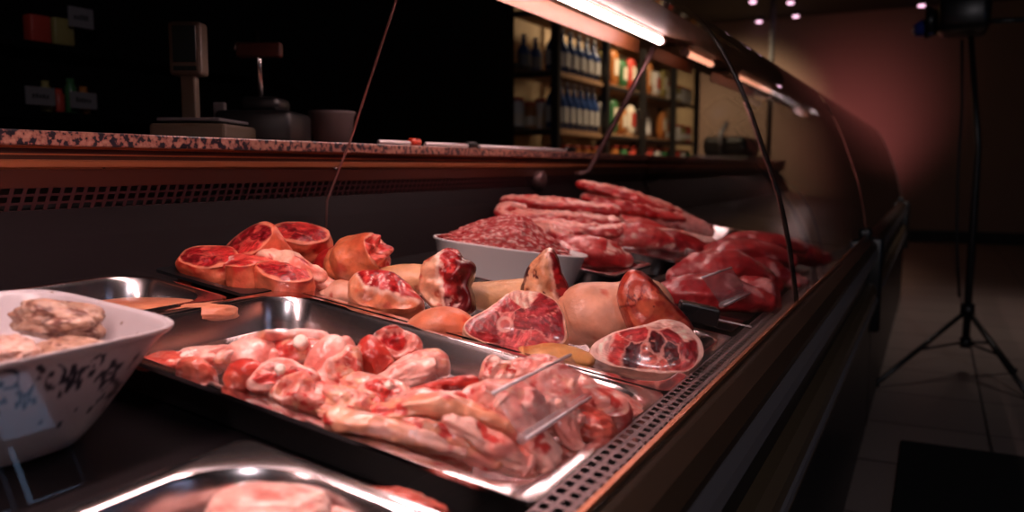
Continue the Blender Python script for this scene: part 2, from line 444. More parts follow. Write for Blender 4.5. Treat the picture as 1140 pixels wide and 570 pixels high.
wall('baseboard_far', (XL, YF-.02, 0), (XR, YF, .14), M['black'])
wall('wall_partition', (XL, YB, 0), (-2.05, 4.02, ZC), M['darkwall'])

# ================================================================== refrigerated counters
PROF = [(.040, .005), (.0335, .05), (.022, .115), (.003, .193), (-.025, .271), (-.0615, .366), (-.106, .452), (-.150, .508), (-.197, .54), (-.27, .565)]
def prof_pts(n=36): return [cr(PROF, i/(n-1)) for i in range(n)]
def perforated(rows, pitch, r0, p_of, thick=0):
    pass
def strip(nu, ns, fr_u, fr_s, P, shear=0):
    """a sheet of nu x ns cells with a real rectangular hole in each; P(u,s) gives the point, u and s in 0..1"""
    bm = bmesh.new(); cache = {}
    us = []; ss = []
    for i in range(nu): us += [(i+(1-fr_u)/2)/nu, (i+(1+fr_u)/2)/nu]
    us = [0]+us+[1]
    for j in range(ns): ss += [(j+(1-fr_s)/2)/ns, (j+(1+fr_s)/2)/ns]
    ss = [0]+ss+[1]
    V = [[bm.verts.new(P(u, s)) for s in ss] for u in us]
    for i in range(len(us)-1):
        for j in range(len(ss)-1):
            if i % 2 == 1 and j % 2 == 1: continue
            bm.faces.new((V[i][j], V[i+1][j], V[i+1][j+1], V[i][j+1]))
    return bm
def case(y0, y1, seams, label, tubes, detail=True):
    base = Vector((-.45, (y0+y1)/2, 0))
    root = empty('display_counter', base, label, 'display counter')
    def part(name, bm, m, parent=root, **k):
        bmesh.ops.translate(bm, verts=bm.verts[:], vec=-base)
        return build(name, bm, m, parent, **k)
    z = Z0
    dk = lambda s, h: (D(s, 0, h).x, D(s, 0, h).z)
    # carcass under the deck: closed body
    part('cabinet_body', prism([(.03, .10), (.03, z-.16), dk(.0, -.07), dk(.72, -.07), (-.84, .70), (-1.1, .70), (-1.1, .10)], y0, y1), M['black'], smooth=False)
    part('plinth', BX((-1.05, y0, 0), (.02, y1, .10)), M['black'], smooth=False)
    part('deck_pan', prism([dk(-.03, -.046), dk(.712, -.046), dk(.712, -.06), dk(-.03, -.06)], y0, y1), M['blackdeck'], smooth=False)
    part('front_rail', prism([(.036, z), (.05, z-.004), (.068, z-.012), (.08, z-.024), (.08, z-.034), (.03, z-.034), (.034, z-.01)], y0, y1), M['brownrail'], smooth=False)
    part('rail_lip', prism([(.0345, z+.004), (.0395, z+.004), (.0395, z-.002), (.0345, z-.002)], y0, y1), M['copper'], smooth=False)
    part('bumper_band', prism([(.07, z-.034), (.081, z-.034), (.083, z-.055), (.081, z-.078), (.07, z-.078)], y0, y1), M['greyband'], smooth=False)
    part('front_panel', BX((.0301, y0, z-.16), (.055, y1, z-.078)), M['blackplastic'], smooth=False)
    part('lower_trim', prism([(.03, z-.16), (.074, z-.16), (.084, z-.18), (.084, z-.24), (.07, z-.262), (.03, z-.262)], y0, y1), M['lowtrim'], smooth=False)
    part('trim_strip', prism([(.0841, z-.205), (.088, z-.208), (.088, z-.222), (.0841, z-.225)], y0, y1), M['greyband'], smooth=False)
    part('kick_panel', BX((.0301, y0, 0), (.068, y1, z-.262)), M['blackplastic'], smooth=False)
    # back wall of the well
    part('back_panel', prism([dk(.712, -.046), (-.765, z+.185), (-.78, z+.185), (-.74, .72)], y0, y1), M['backpanel'], smooth=False)
    n = int((y1-y0)/.0165)
    P = lambda u, s: Vector((-.765+.008*s, y0+(y1-y0)*u + .006*s, z+.183+.031*s))
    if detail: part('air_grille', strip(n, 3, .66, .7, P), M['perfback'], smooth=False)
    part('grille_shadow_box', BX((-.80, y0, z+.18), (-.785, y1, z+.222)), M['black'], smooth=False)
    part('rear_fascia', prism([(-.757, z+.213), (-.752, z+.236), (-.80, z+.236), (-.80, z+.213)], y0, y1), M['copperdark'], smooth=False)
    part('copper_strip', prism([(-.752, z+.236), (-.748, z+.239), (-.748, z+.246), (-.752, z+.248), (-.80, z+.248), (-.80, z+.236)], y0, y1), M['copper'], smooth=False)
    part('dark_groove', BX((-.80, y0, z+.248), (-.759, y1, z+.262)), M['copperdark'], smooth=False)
    part('groove_bead', BX((-.80, y0, z+.2535), (-.7565, y1, z+.2555)), M['copper'], smooth=False)
    part('top_bead', BX((-.80, y0, z+.262), (-.754, y1, z+.265)), M['copper'], smooth=False)
    part('rear_cabinet', BX((-1.1, y0, .70), (-.802, y1, z+.264)), M['black'], smooth=False)
    # perforated front lip
    n = int((y1-y0)/.0155)
    if detail:
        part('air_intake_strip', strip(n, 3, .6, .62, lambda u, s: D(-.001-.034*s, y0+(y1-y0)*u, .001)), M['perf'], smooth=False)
    else:
        part('air_intake_strip', prism([dk(-.001, .001), dk(-.035, .001), dk(-.035, -.003), dk(-.001, -.003)], y0, y1), M['perf'], smooth=False)
    # glass
    pts = prof_pts()
    ed = [y0]+seams+[y1]
    for a, b in zip(ed, ed[1:]):
        gb = bmesh.new()
        A = [gb.verts.new((x, a+.004, zz+z)) for x, zz in pts]; B = [gb.verts.new((x, b-.004, zz+z)) for x, zz in pts]
        for i in range(len(pts)-1): gb.faces.new((A[i], A[i+1], B[i+1], B[i]))
        part('curved_glass', gb, M['glass'], recalc=False)
    for i, y in enumerate(seams + [y1-.006]):
        last = y > y1-.01
        wd = .0068 if not last else (.015 if y < 4 else .03)
        poly = [(x, zz+z) for x, zz in pts]
        inner = []
        for j, (x, zz) in enumerate(poly):
            a = poly[max(j-1, 0)]; b = poly[min(j+1, len(poly)-1)]; d = Vector((b[0]-a[0], b[1]-a[1])).normalized()
            inner.append((x - d.y*.006, zz + d.x*.006))
        gb = bmesh.new()
        for (oy0, oy1) in ((y-wd, y+wd),):
            Vv = [[gb.verts.new((p[0], yy, p[1])) for p in q] for yy in (oy0, oy1) for q in (poly, inner)]
            for j in range(len(poly)-1):
                a, b, c, d = Vv
                gb.faces.new((a[j], a[j+1], b[j+1], b[j])); gb.faces.new((c[j], d[j], d[j+1], c[j+1]))
                gb.faces.new((a[j], c[j], c[j+1], a[j+1])); gb.faces.new((b[j], b[j+1], d[j+1], d[j]))
        s_ = part('glass_seam', gb, M['seam'] if y < 5 else M['tub'])  # far end seam made pale to stand for its lit glass edge
        if not last: part('seam_lit_edge', prism([(p[0]+.0012, p[1]) for p in inner[1:20]]+[(p[0]-.0005, p[1]-.0005) for p in inner[1:20]][::-1], y-wd-.002, y-wd-.0003), M['seamlit'], parent=s_, smooth=False)  # pink strip paints the lit lower half of the seam
    # canopy with the lamps
    part('canopy', prism([(-.262, z+.566), (-.262, z+.576), (-.66, z+.68), (-.70, z+.672), (-.70, z+.655), (-.52, z+.625), (-.40, z+.596)], y0, y1), M['canopy'], smooth=False)
    for a, b, tm in tubes:
        h = part('lamp_housing', prism([(-.566, z+.574), (-.56, z+.625), (-.462, z+.625), (-.454, z+.606), (-.458, z+.606), (-.466, z+.619), (-.556, z+.619), (-.5625, z+.574)], a-.06, b+.06), M['orange'], smooth=False)
        part('reflector', BX((-.556, a-.05, z+.6135), (-.492, b+.05, z+.6185)), M['cream'], smooth=False, parent=h)
        gb = bmesh.new(); tube(gb, [(-.476, a, z+.597), (-.476, b, z+.597)], .010, 12)
        part('lamp_tube', gb, M[tm], parent=h)
        for yy in (a, b):
            gb = bmesh.new(); tube(gb, [(-.476, yy-.012, z+.597), (-.476, yy+.012, z+.597)], .0125, 12); box(gb, (-.482, yy-.008, z+.6), (-.470, yy+.008, z+.622))
            part('lamp_holder', gb, M['tub'], parent=h)
    return root, part, dk
cA, partA, dk_ = case(-1.0, 2.585, [.99], 'long meat counter with curved glass nearest the viewer, full of trays of meat', [(-.7, .5, 'tube0'), (.64, 1.84, 'tube'), (2.1, 2.45, 'tube2')])
# unseen fill lamp added under the canopy to brighten the front trays
h = partA('lamp_housing', prism([(-.342, Z0+.526), (-.342, Z0+.585), (-.28, Z0+.566), (-.28, Z0+.560), (-.335, Z0+.572), (-.337, Z0+.526)], -.8, .48), M['orange'], smooth=False)  # back lip shaped to keep the added light off the rear wall
gb = bmesh.new(); tube(gb, [(-.31, -.75, Z0+.547), (-.31, .4, Z0+.547)], .014, 12); partA('lamp_tube', gb, M['fill_tube'], parent=h)
# stays that carry the canopy
def stay(py_b, px_b, px_t, py_t, x0, r, m):
    b = onX(px_b, py_b, x0); t = onY(px_t, py_t, b.y+.03); return b, t
b, t = onX(656, 190, -.70), None
t = onY(735, 40, b.y+.02)
partA('canopy_stay', TB([b+Vector((-.04, -.02, -.012)), b+Vector((-.02, -.01, -.008)), b, b.lerp(t, .5)+Vector((0, 0, 0)), t], .0085, 12), M['post'])
b = onX(363, 254, -.735); t = onY(441, 0, b.y+.01); t2 = t+(t-b)*.08
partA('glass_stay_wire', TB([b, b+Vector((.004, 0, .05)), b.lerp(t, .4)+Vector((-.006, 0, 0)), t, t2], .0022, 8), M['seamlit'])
# end pillar of the first counter
def pillar(part, y):
    gb = bmesh.new(); box(gb, (.0, y-.03, Z0-.33), (.098, y+.03, Z0+.0), .012); box(gb, (-.005, y-.022, Z0-.02), (.06, y+.022, Z0+.03), .012)
    part('end_cap', gb, M['blackplastic'])
pillar(partA, 2.585)
# end glass between the counters
gb = bmesh.new(); pts = prof_pts(20)
poly = [(x-.008, zz+Z0) for x, zz in pts] + [(-.74, Z0+.6), (-.74, Z0+.27), (-.70, Z0+.12)]
f = gb.faces.new([gb.verts.new((x, 2.568, zz)) for x, zz in poly])
partA('end_glass', gb, M['glass'], smooth=False)
# hex bolts on the rear fascia
for px, py in ((113, 184), (372, 187)):
    p = onX(px, py, -.754); partA('bolt', lathe([(.004, -.004), (.004, .003), (.0025, .005)], 10, c=(0, 0, 0)) if False else TB([p+Vector((-.002, 0, 0)), p+Vector((.005, 0, -.001))], .0035, 10), M['chrome'])
# round knob on the back wall
p = onX(600, 200, -.752)
partA('wall_knob', TB([p+Vector((-.03, 0, 0)), p+Vector((.012, 0, 0)), p+Vector((.016, 0, 0))], [.026, .026, .02], 20), M['post'])
cB, partB, _ = case(2.62, 5.9, [4.3], 'second counter beyond the first, with unlit curved glass and dark front', [(2.85, 3.6, 'tube2'), (5.0, 5.6, 'tube')], detail=False)
pillar(partB, 5.88)
# granite worktops
for (a, b, lab) in ((-1.0, 2.58, 'speckled pink granite worktop behind the nearest meat counter'), (2.62, 5.9, 'speckled granite worktop behind the second counter')):
    o = build('granite_worktop', BX((-1.12, a, Z0+.2652), (-.745, b, Z0+.284), .002), M['granite'], smooth=False); tag(o, lab, 'worktop')
ZW = Z0+.284

# ================================================================== trays and tubs
def rrect(s0, s1, u0, u1, r, inset, n=8):
    out = []
    a0, a1, b0, b1 = s0+inset, s1-inset, u0+inset, u1-inset; rr = max(.004, r)
    for cx, cy, st in ((a1-rr, b1-rr, 0), (a0+rr, b1-rr, 90), (a0+rr, b0+rr, 180), (a1-rr, b0+rr, 270)):
        for k in range(n+1):
            an = R_(st+90*k/n); out.append((cx+rr*math.cos(an), cy+rr*math.sin(an)))
    return out
def tray(s0, s1, u0, u1, label, h=0, depth=.042, r=.045, m='steel', rimm='steel2', group=None, rimw=.014, outer=True):
    base = D((s0+s1)/2, (u0+u1)/2, h-depth)
    root = empty('metal_tray' if m == 'steel' else 'black_tray', base, label, 'tray', group)
    prof = [(0, -.004, .012), (0, 0, .012), (rimw-.003, .0005, r*.8), (rimw, -.001, r), (rimw+.003, -.006, r), (rimw+.009, -depth+.010, r), (rimw+.012, -depth+.003, r*.9), (rimw+.02, -depth, r*.8)]
    def shell(pr_, close):
        bm = bmesh.new(); rings = []
        for ins, z, rr in pr_:
            rings.append([bm.verts.new(D(s, u, h+z)-base) for s, u in rrect(s0, s1, u0, u1, rr, ins)])
        n = len(rings[0])
        for a, b in zip(rings, rings[1:]):
            for k in range(n): bm.faces.new((a[k], a[(k+1) % n], b[(k+1) % n], b[k]))
        if close: bm.faces.new(rings[-1])
        return bm
    autosmooth(build('tray_rim', shell(prof[:4], False), M[rimm], root), 40)
    autosmooth(build('tray_pan', shell(prof[3:], True), M[m], root), 40)
    out = [(rimw-.001, -.0015, r), (rimw+.002, -.006, r), (rimw+.0075, -depth+.009, r), (rimw+.011, -depth-.001, r*.9)]
    autosmooth(build('tray_side', shell(out, True), M['blackplastic' if outer else m], root), 40)
    return root
# front row and back row on the deck
tray(0, .53, 0, .325, 'large steel tray of raw chicken pieces in the foreground')
tray(0, .53, .331, .656, 'large steel tray of pork hocks beside the chicken tray')
tray(-.0, .222, -.39, -.055, 'steel tray at the bottom edge holding pale chicken breasts', r=.07)
tray(.535, .705, -.09, .235, 'shallow steel tray with a tan slab, behind the chicken tray')
tray(.535, .705, .26, .585, 'black tray under the sliced shanks at the back of the counter', m='blackdeck', rimm='blackplastic')
tray(.262, .53, .88, 1.10, 'steel tray of chops behind the white mince tub', h=.006, outer=False)
tray(.235, .53, 1.19, 1.45, 'steel tray of chops under the pale ribs, second beyond the mince tub', h=.006, outer=False)
tray(.01, .225, .80, 1.50, 'black tray under the dark red beef slabs on the right', m='blackdeck', rimm='blackplastic', h=-.004)
tray(.53, .70, 1.15, 1.62, 'dark tray under the folded rib strips at the back', m='blackdeck', rimm='blackplastic', h=0)
tray(.53, .70, 1.70, 2.45, 'farthest dark tray, under the long rib slab', m='blackdeck', rimm='blackplastic', h=0)
tray(.27, .53, 1.52, 2.10, 'far steel tray under the pale belly slabs', h=.002)
# steel plate over the gap in front of the beef
o = build('metal_divider', prism([(0, 0), (0.0, -.002), (.19, -.002), (.19, 0)], .69, .78), M['steel']); 
o.data.transform(Matrix.Rotation(TILT, 4, 'Y')); o.location = D(.20, 0, .0); tag(o, 'narrow bare steel strip between the pork tray and the beef', 'divider')
p = deck(777, 349, .03); s = mpp(p)
gb = BX((-22*s, -.014, -.013), (22*s, .014, .013), .003)
o = build('knife_handle', gb, M['blackplastic'], smooth=False, loc=p, rot=(0, R_(12), YAW-R_(4))); tag(o, 'stubby black plastic knife handle beside the beef slabs', 'knife')
gb = BX((22*s, -.004, -.003), (60*s, .004, -.0015), .0004); build('blade', gb, M['blade'], o, smooth=False)

# white tub with mince
def loft(rings, close0=True, close1=False):
    bm = bmesh.new(); V = [[bm.verts.new(p) for p in r] for r in rings]; n = len(V[0])
    for a, b in zip(V, V[1:]):
        for k in range(n): bm.faces.new((a[k], a[(k+1) % n], b[(k+1) % n], b[k]))
    if close0: bm.faces.new(V[0][::-1])
    if close1: bm.faces.new(V[-1])
    return bm
def oval(c, ax, bx, e, z, n=64):
    out = []
    for k in range(n):
        a = 2*PI*k/n; ca, sa = math.cos(a), math.sin(a)
        out.append(Vector((c[0]+ax*math.copysign(abs(ca)**(2/e), ca), c[1]+bx*math.copysign(abs(sa)**(2/e), sa), z)))
    return out
tl, tr_ = deck(473, 265, .034), deck(652, 288, .034)
ctr = (tl+tr_)/2; dirv = (tr_-tl); Lh = dirv.length/2; ang = math.atan2(dirv.y, dirv.x); slope = math.atan2(dirv.z, math.hypot(dirv.x, dirv.y))
tb = empty('white_tub', ctr - Vector((0, 0, .066)) + Vector((-.03, .06, 0)), 'white oblong tub heaped with mince, behind the pork hocks', 'tub')
tb.rotation_euler = (Matrix.Rotation(ang, 4, 'Z') @ Matrix.Rotation(-slope, 4, 'Y')).to_euler()
H = .066; bx = .075
rings = [oval((0, 0), Lh*.84, bx*.84, 2.6, 0), oval((0, 0), Lh*.86, bx*.87, 2.6, .003), oval((0, 0), Lh*.97, bx*.97, 2.6, H-.005), oval((0, 0), Lh, bx, 2.6, H-.003), oval((0, 0), Lh, bx, 2.6, H), oval((0, 0), Lh*.97, bx*.95, 2.6, H), oval((0, 0), Lh*.94, bx*.93, 2.6, H-.008), oval((0, 0), Lh*.7, bx*.7, 2.6, .008)]
build('tub_shell', loft(rings, True, True), M['tub'], tb)
# heap of mince: its own thing, lying in the tub
def mincecol(q, o): 
    v = fbm((q[0]*14+o, q[1]*14, q[2]*14), 1, 3); w = fbm((q[0]*5+o, q[1]*5, q[2]*5), 1, 2)
    return mixc(mixc((.5, .06, .06), (.62, .16, .14), sstep(-.3, .3, w)), (.88, .6, .54), sstep(.12, .4, v))
bm = blob((Lh*.84, bx*.8, .05), mincecol, seed=4, amp=.16, freq=1.4, sub=6, sq=2.2, fine=.09, flat=.3)
for v in bm.verts:
    if v.co.z > 0: v.co.z *= .85 + .42*math.exp(-((v.co.x-.1*Lh)/(.35*Lh))**2) - .55*sstep(.2, 1, v.co.x/Lh) - .35*sstep(.2, 1, -v.co.x/Lh)
o = build('minced_meat', bm, M['mince'], loc=tb.location + Vector((0, 0, H-.006)), rot=tb.rotation_euler); tag(o, 'heap of speckled red mince in the white tub', 'mince')

# patterned bowl in the near left corner
c = D(.425, -.118, -.045); bowl = empty('patterned_bowl', c, 'square white bowl with dark flower pattern at the lower left', 'bowl')
bowl.rotation_euler = (0, TILT*.6, 0)
HB = .098
def sqring(a, e, z, n=640):
    q = oval((0, 0), a, a, e, z, 6000); L = [0]
    for i in range(len(q)): L.append(L[-1] + (q[(i+1) % len(q)]-q[i]).length)
    out = []; j = 0
    for k in range(n):
        t = L[-1]*k/n
        while L[j+1] < t: j += 1
        out.append(q[j].lerp(q[(j+1) % len(q)], (t-L[j])/max(1e-9, L[j+1]-L[j])))
    return out
prof = [(.052, 2.6, 0), (.055, 2.7, .001), (.066, 3.0, .018), (.083, 3.6, .052), (.097, 4.6, .085), (.1035, 5.2, HB-.004), (.105, 5.4, HB-.001), (.1045, 5.4, HB+.001), (.1015, 5.2, HB), (.098, 4.8, HB-.006), (.085, 3.8, .06), (.062, 3.0, .022), (.045, 2.6, .012)]
fine = []
for i in range(145):
    fine.append(cr(prof, i/144))
rings = [sqring(a, e, z) for a, e, z in fine]
bm = loft(rings, True, True)
rnd = random.Random(5)
marks = []
for k in range(42):      # flower heads and curled leaves around the wall: arc position and height in metres
    marks.append((.76*k/42 + rnd.uniform(-.006, .006), rnd.uniform(.036, .084), rnd.uniform(.008, .0145), k % 2, rnd.uniform(0, 6)))
for k in range(130): marks.append((rnd.uniform(0, .76), rnd.uniform(.026, .09), rnd.uniform(.0018, .0036), 2, 0))
base = (.52, .46, .48); inkc = (.018, .015, .03)
cols = []
for i, (a_, e_, z_) in enumerate(fine):
    out = i < 144*6/12
    near = [mk for mk in marks if abs(mk[1]-z_) < mk[2]*1.6]
    for k in range(640):
        col = base
        if out:
            t = .76*k/640
            for (ma, mz, mr, kind, ph) in near:
                dx = (t-ma+.38) % .76-.38; dy = z_-mz
                if abs(dx) > mr*1.6: continue
                rr = math.hypot(dx, dy)/mr; an = math.atan2(dy, dx)+ph
                if kind == 0 and rr < .76+.24*math.cos(5*an) and not (.2 < rr < .3): col = inkc
                if kind == 1 and abs(rr-(.35+.6*((an % (2*PI))/(2*PI)))) < .12+.07*math.sin(an*3): col = inkc
                if kind == 2 and rr < 1: col = inkc
        else:
            if fbm((math.cos(2*PI*k/640)*7, math.sin(2*PI*k/640)*7, z_*160+a_*60), 1, 2) > .72: col = (.2, .12, .08)
        cols.append(col)
paint(bm, cols, 1)
mb = flesh('bowl_glaze', rough=.3, sss=0, bump=0, coat=.3, var=.03)
build('bowl_body', bm, mb, bowl)
ck = two((.42, .33, .24), (.16, .11, .08), 2.4, 0, .4, (.56, .47, .38), .2, .4)
piece_blob('cooked_dumpling', 66, 357, .044, 92, 60, 44, ck, 'upper herbed cooked meat lump in the patterned bowl', 'cooked meat', 'cooked', rot=(0, 8, 10), seed=3, amp=.25)
piece_blob('cooked_dumpling', 72, 392, .034, 96, 56, 30, ck, 'lower brown cooked meat lump in the patterned bowl', 'cooked meat', 'cooked', rot=(0, -6, -14), seed=8, amp=.28)
piece_blob('cooked_dumpling', 8, 392, .036, 60, 60, 34, two((.62, .5, .42), (.5, .36, .28), 3), 'pale cooked lump cut off by the left edge, in the patterned bowl', 'cooked meat', 'cooked', seed=12, amp=.2)

HC = .010     # the pile fills the tray to the rim
_pb, _ps = piece_blob, piece_sweep
def piece_blob(name, px, py, h, *a, **k): return _pb(name, px, py, h+HC, *a, **k)
def piece_sweep(name, px, py, h, *a, **k): return _ps(name, px, py, h+HC, *a, **k)
def joint(name, px, py, h, path, radii, label, seed, side=None, cap0=None, cap1=None, rot=(0, 0, 0), m='meat', cat='pork', group='pork joints in the hock tray', **kw):
    return piece_sweep(name, px, py, h, path, radii, side, label, cat, m, rot, group, cap0=cap0, cap1=cap1, seed=seed, **kw)
def rel(pts, cx, cy): return [(x-cx, cy-y) for x, y in pts]
def slab(name, pts, c, h, thick, f, label, seed, tilt=-25, dome=.3, capamp=.2, amp=.08, sidef=None, cat='pork', m='meat', group='pork joints in the hock tray'):
    """a joint with the given outline turned to the counter front, really thick, with a swelling torn face"""
    pol = rel(pts, *c); R0 = max(math.hypot(x, y) for x, y in pol)
    cap = lambda x, y, k: f(x*R0, y*R0, k)
    sd = sidef or (lambda p, t, an: f(math.cos(an)*R0*.8, math.sin(an)*R0*.8, 1))
    return joint(name, c[0], c[1], h, [(0, thick, 0), (0, thick*.5, 0), (0, 0, 0), (0, -thick*.25, 0)], [(.7, .7), (.95, .95), (1, 1), (.9, .9)], label, seed, sd, None, cap, rot=(tilt, 0, 0), amp=amp, dome1=dome, capn=40, ns=110, capamp=capamp, poly=pol, nr=20, m=m, group=group, cat=cat)
def nz(x, y, sc, o): return fbm((x*sc+o, y*sc, o*.37), 1, 4)
def nz(x, y, sc, o): return fbm((x*sc+o, y*sc, o*.37), 1, 4)
# ================================================================== chicken tray
chick = two(CH, CHP, 2.6, -.2, .3, CHR, .3, .55)
chy = two(CH, CHY, 2.2, -.1, .35, CHP, .15, .4)
chd = two(CHD, (.62, .2, .14), 1.6, -.2, .4, CHP, .4, .6)
chr_ = two((.62, .13, .09), CHD, 2, -.2, .3, (.75, .36, .28), .3, .5)
chp = two(CHP, CH, 1.5, 0, .5, (.9, .66, .58), .2, .5)
G = 'raw chicken pieces in the large tray'
def drum(px, py, h, L, r, rot, label, seed, cols=(CH, CHP), bone=True, name='chicken_drumstick', m='chick'):
    """drumstick: fat end to the right, tapering to a knuckle of bone on the left"""
    f = two(cols[0], cols[1], 30, -.2, .3, CHR, .45, .7)
    o, s = piece_sweep(name, px, py, h, [(-L*.5, 0, 0), (-L*.36, 0, 0), (-L*.1, 0, 1), (L*.2, 0, 2), (L*.42, 0, 0), (L*.5, 0, -1)],
        [(r*.5, r*.46), (r*.36, r*.34), (r*.55, r*.52), (r, r*.92), (r*.9, r*.85), (r*.55, r*.5)], lambda p, t, a: f(p, seed), label, 'chicken', m, rot, G, seed=seed, amp=.1, freq=45, lumps=.16)
    if bone:
        bm = blob((r*s*.42, r*s*.5, r*s*.48), lambda q, o_: mixc((.9, .72, .64), (.75, .4, .36), sstep(.2, .6, fbm((q.x*3, q.y*3, q.z*3+o_), 1, 2))), seed=seed, amp=.22, sub=4)
        b = build('bone_end', bm, M['chick'], o, loc=(-L*.5*s, 0, 0)); b['label'] = 'pale knuckle of bone'
    return o
# floor layer that fills the tray under the visible pieces
k = 0
def cb(px, py, h, w, d, t, col, label, rot=(0, 0, 0), **kw):
    global k; k += 1
    return piece_blob(kw.pop('name', 'chicken_piece'), px, py, h, w, d, t, col, label, 'chicken', kw.pop('m', 'chick'), rot, seed=kw.pop('seed', k*3+1), group=G, **kw)
drum(258, 398, -.008, 100, 22, (0, -4, -10), 'pale drumstick pointing left, behind the smooth red thigh', 7, (CHP, CH))
cb(232, 400, -.018, 70, 60, 30, chp, 'pale fatty chicken scrap between the two round red pieces', amp=.25)
cb(190, 404, -.022, 70, 60, 20, chd, 'orange fatty chicken scrap at the far left corner of the tray', amp=.3)
def thigh(px, py, h, w, d, t, rot, label, seed, pc=(CH, CHP), bonepx=(0, 0), br=9):
    s = pscale(px, py, h)
    cf = cutface(seed, 5, (CHR, CHD, (.66, .25, .2)), CHP, .06, .2, CHP, None)
    side = two(pc[0], pc[1], 28, -.2, .3)
    o, s = piece_sweep('chicken_thigh', px, py, h, [(0, t*.5, 0), (0, 0, 0), (0, -t*.5, 0)], [(w*.42, d*.42), (w*.5, d*.5), (w*.46, d*.46)], lambda p, tt, a: side(p, seed), label, 'chicken', 'chick', rot, G, cap1=cf, seed=seed, amp=.15, freq=35, lumps=.25, dome1=.3, capamp=.12)
    bm = lathe([(br*s*.9, -br*s), (br*s*1.05, -br*s*.2), (br*s*.95, br*s*.9), (br*s*.6, br*s*1.25), (br*s*.25, br*s*1.2)], 16)
    b = build('bone', bm, M['bone'], o, loc=(bonepx[0]*s, (-t*.5-4)*s, bonepx[1]*s), rot=(R_(90), 0, 0)); b['label'] = 'white bone end'
    return o
drum(352, 413, .0, 88, 22, (0, -38, 30), 'skinned pink drumstick slanting up in the middle of the tray', 31, (CH, CHP), bone=False)
thigh(316, 428, -.008, 84, 42, 46, (-40, 0, 12), 'orange-red chicken thigh with a small white joint, front left of the tray', 41, (CHD, CH), bonepx=(-2, 4), br=6)
cb(345, 440, -.012, 100, 56, 40, chick, 'shiny pink chicken piece above the near rim of the tray', (0, 14, -16), amp=.2)
cb(296, 436, -.018, 70, 44, 30, chp, 'pale chicken trimming tucked against the near rim of the tray', (0, 14, -16), amp=.25)
cb(450, 420, -.002, 76, 46, 34, chp, 'pale pink chicken piece left of the dark red livers', (0, -18, 10), amp=.2)
cb(488, 434, .004, 76, 24, 18, two((.52, .09, .07), CHD, 2), 'dark red chicken strip just below the chicken liver in the middle of the tray', (0, -8, 4), amp=.2)
cb(418, 436, -.004, 80, 50, 36, chy, 'yellowish chicken joint in front of the pink drumstick', (0, 10, -10), amp=.22)
thigh(430, 446, -.006, 62, 36, 40, (-50, 0, -10), 'cut chicken joint with pale skin and a red centre, above the long strips', 52, (CHP, CHY), bonepx=(8, 2), br=5)
cb(385, 452, -.010, 76, 44, 38, chy, 'yellow-tinged chicken joint near the middle of the near rim', (0, 16, -14), amp=.2)
cb(596, 420, .006, 64, 50, 46, chick, 'large pink chicken chunk right of the pointed one', (0, -10, -10), amp=.28)
cb(676, 452, -.014, 90, 80, 34, chick, 'rough pink breast at the far right corner of the tray', (0, 18, -10), amp=.14)

def chs(name, pts, c, h, thick, f, label, seed, **k):
    k.setdefault('tilt', -30); return slab(name, pts, c, h, thick, f, label, seed, cat='chicken', m='chick', group=G, **k)
def fch(o, a=CH, b=CHP, r=CHR, rlo=.25, rhi=.5):
    def f(x, y, k):
        c = mixc(a, b, sstep(-.1, .3, nz(x, y, .06, o))); c = mixc(c, (.8, .48, .34), sstep(.2, .5, nz(x, y, .05, o+11)))
        c = mixc(c, r, sstep(rlo, rhi, nz(x, y*1.4, .07, o+23)))
        return mixc(c, (.9, .68, .6), sstep(.35, .55, nz(x*.5, y*2, .09, o+37)))
    return f
def fround(o, a=(.55, .1, .07), b=(.62, .17, .11)):
    return lambda x, y, k: mixc(mixc(a, b, sstep(-.2, .4, nz(x, y, .03, o))), (.8, .42, .34), sstep(.5, .7, nz(x, y, .07, o+5)))
c1 = fch(1, (.85, .52, .46), (.9, .64, .58), CHR, .6, .8)
def fd(x, y, k): return mixc(c1(x, y, k), mixc((.9, .66, .6), (.55, .1, .09), sstep(.1, .4, nz(x, y, .2, 4))), sstep(-36, -44, x))
chs('chicken_drumstick', [(263, 383), (264, 375), (272, 371), (284, 374), (302, 374), (330, 369), (352, 366), (363, 368), (371, 380), (369, 388), (332, 386), (304, 387), (284, 387), (270, 390)], (316, 378), .012, 26, fd, 'pale pink drumstick lying along the back of the chicken tray', 3, dome=.55)
c2 = fch(2, (.66, .2, .15), CH, CHR, .1, .4)
o = chs('chicken_thigh', [(300, 390), (306, 382), (322, 377), (342, 375), (358, 380), (364, 392), (352, 406), (328, 411), (310, 406)], (332, 393), .004, 40, c2, 'chicken thigh showing a white bone end, below the long drumstick', 11, dome=.45)[0]
s = pscale(332, 393, .01)
b = build('bone', lathe([(5*s, -8*s), (7*s, -2*s), (7.5*s, 4*s), (8.5*s, 9*s), (6*s, 12*s), (2.5*s, 11*s)], 18), M['bone'], o, loc=(8*s, -15*s, 4*s), rot=(R_(78), 0, R_(-8))); b['label'] = 'white bone end'
chs('chicken_thigh', [(396, 389), (401, 377), (411, 371), (421, 377), (432, 390), (439, 401), (435, 413), (422, 423), (407, 417), (397, 404)], (416, 397), .01, 36, fround(7), 'smooth dark red thigh muscle standing upright under the bloody cavity', 12, dome=.7, amp=.03, capamp=.05)
c4 = fch(5, CH, CHP)
def f4(x, y, k):
    d = math.hypot((x+3)/17, (y-1)/11) + .4*nz(x, y, .09, 8)
    return mixc(mixc((.22, .02, .025), (.55, .06, .06), sstep(.2, .8, d)), mixc((.85, .5, .42), c4(x, y, k), sstep(1.1, 1.5, d)), sstep(.85, 1.1, d))
chs('chicken_piece', [(412, 373), (424, 365), (438, 360), (449, 367), (466, 374), (471, 383), (463, 395), (451, 402), (440, 402), (427, 386)], (442, 382), .02, 34, f4, 'chicken piece with an open bloody cavity, highest in the tray', 21, capamp=.45, dome=-.1)
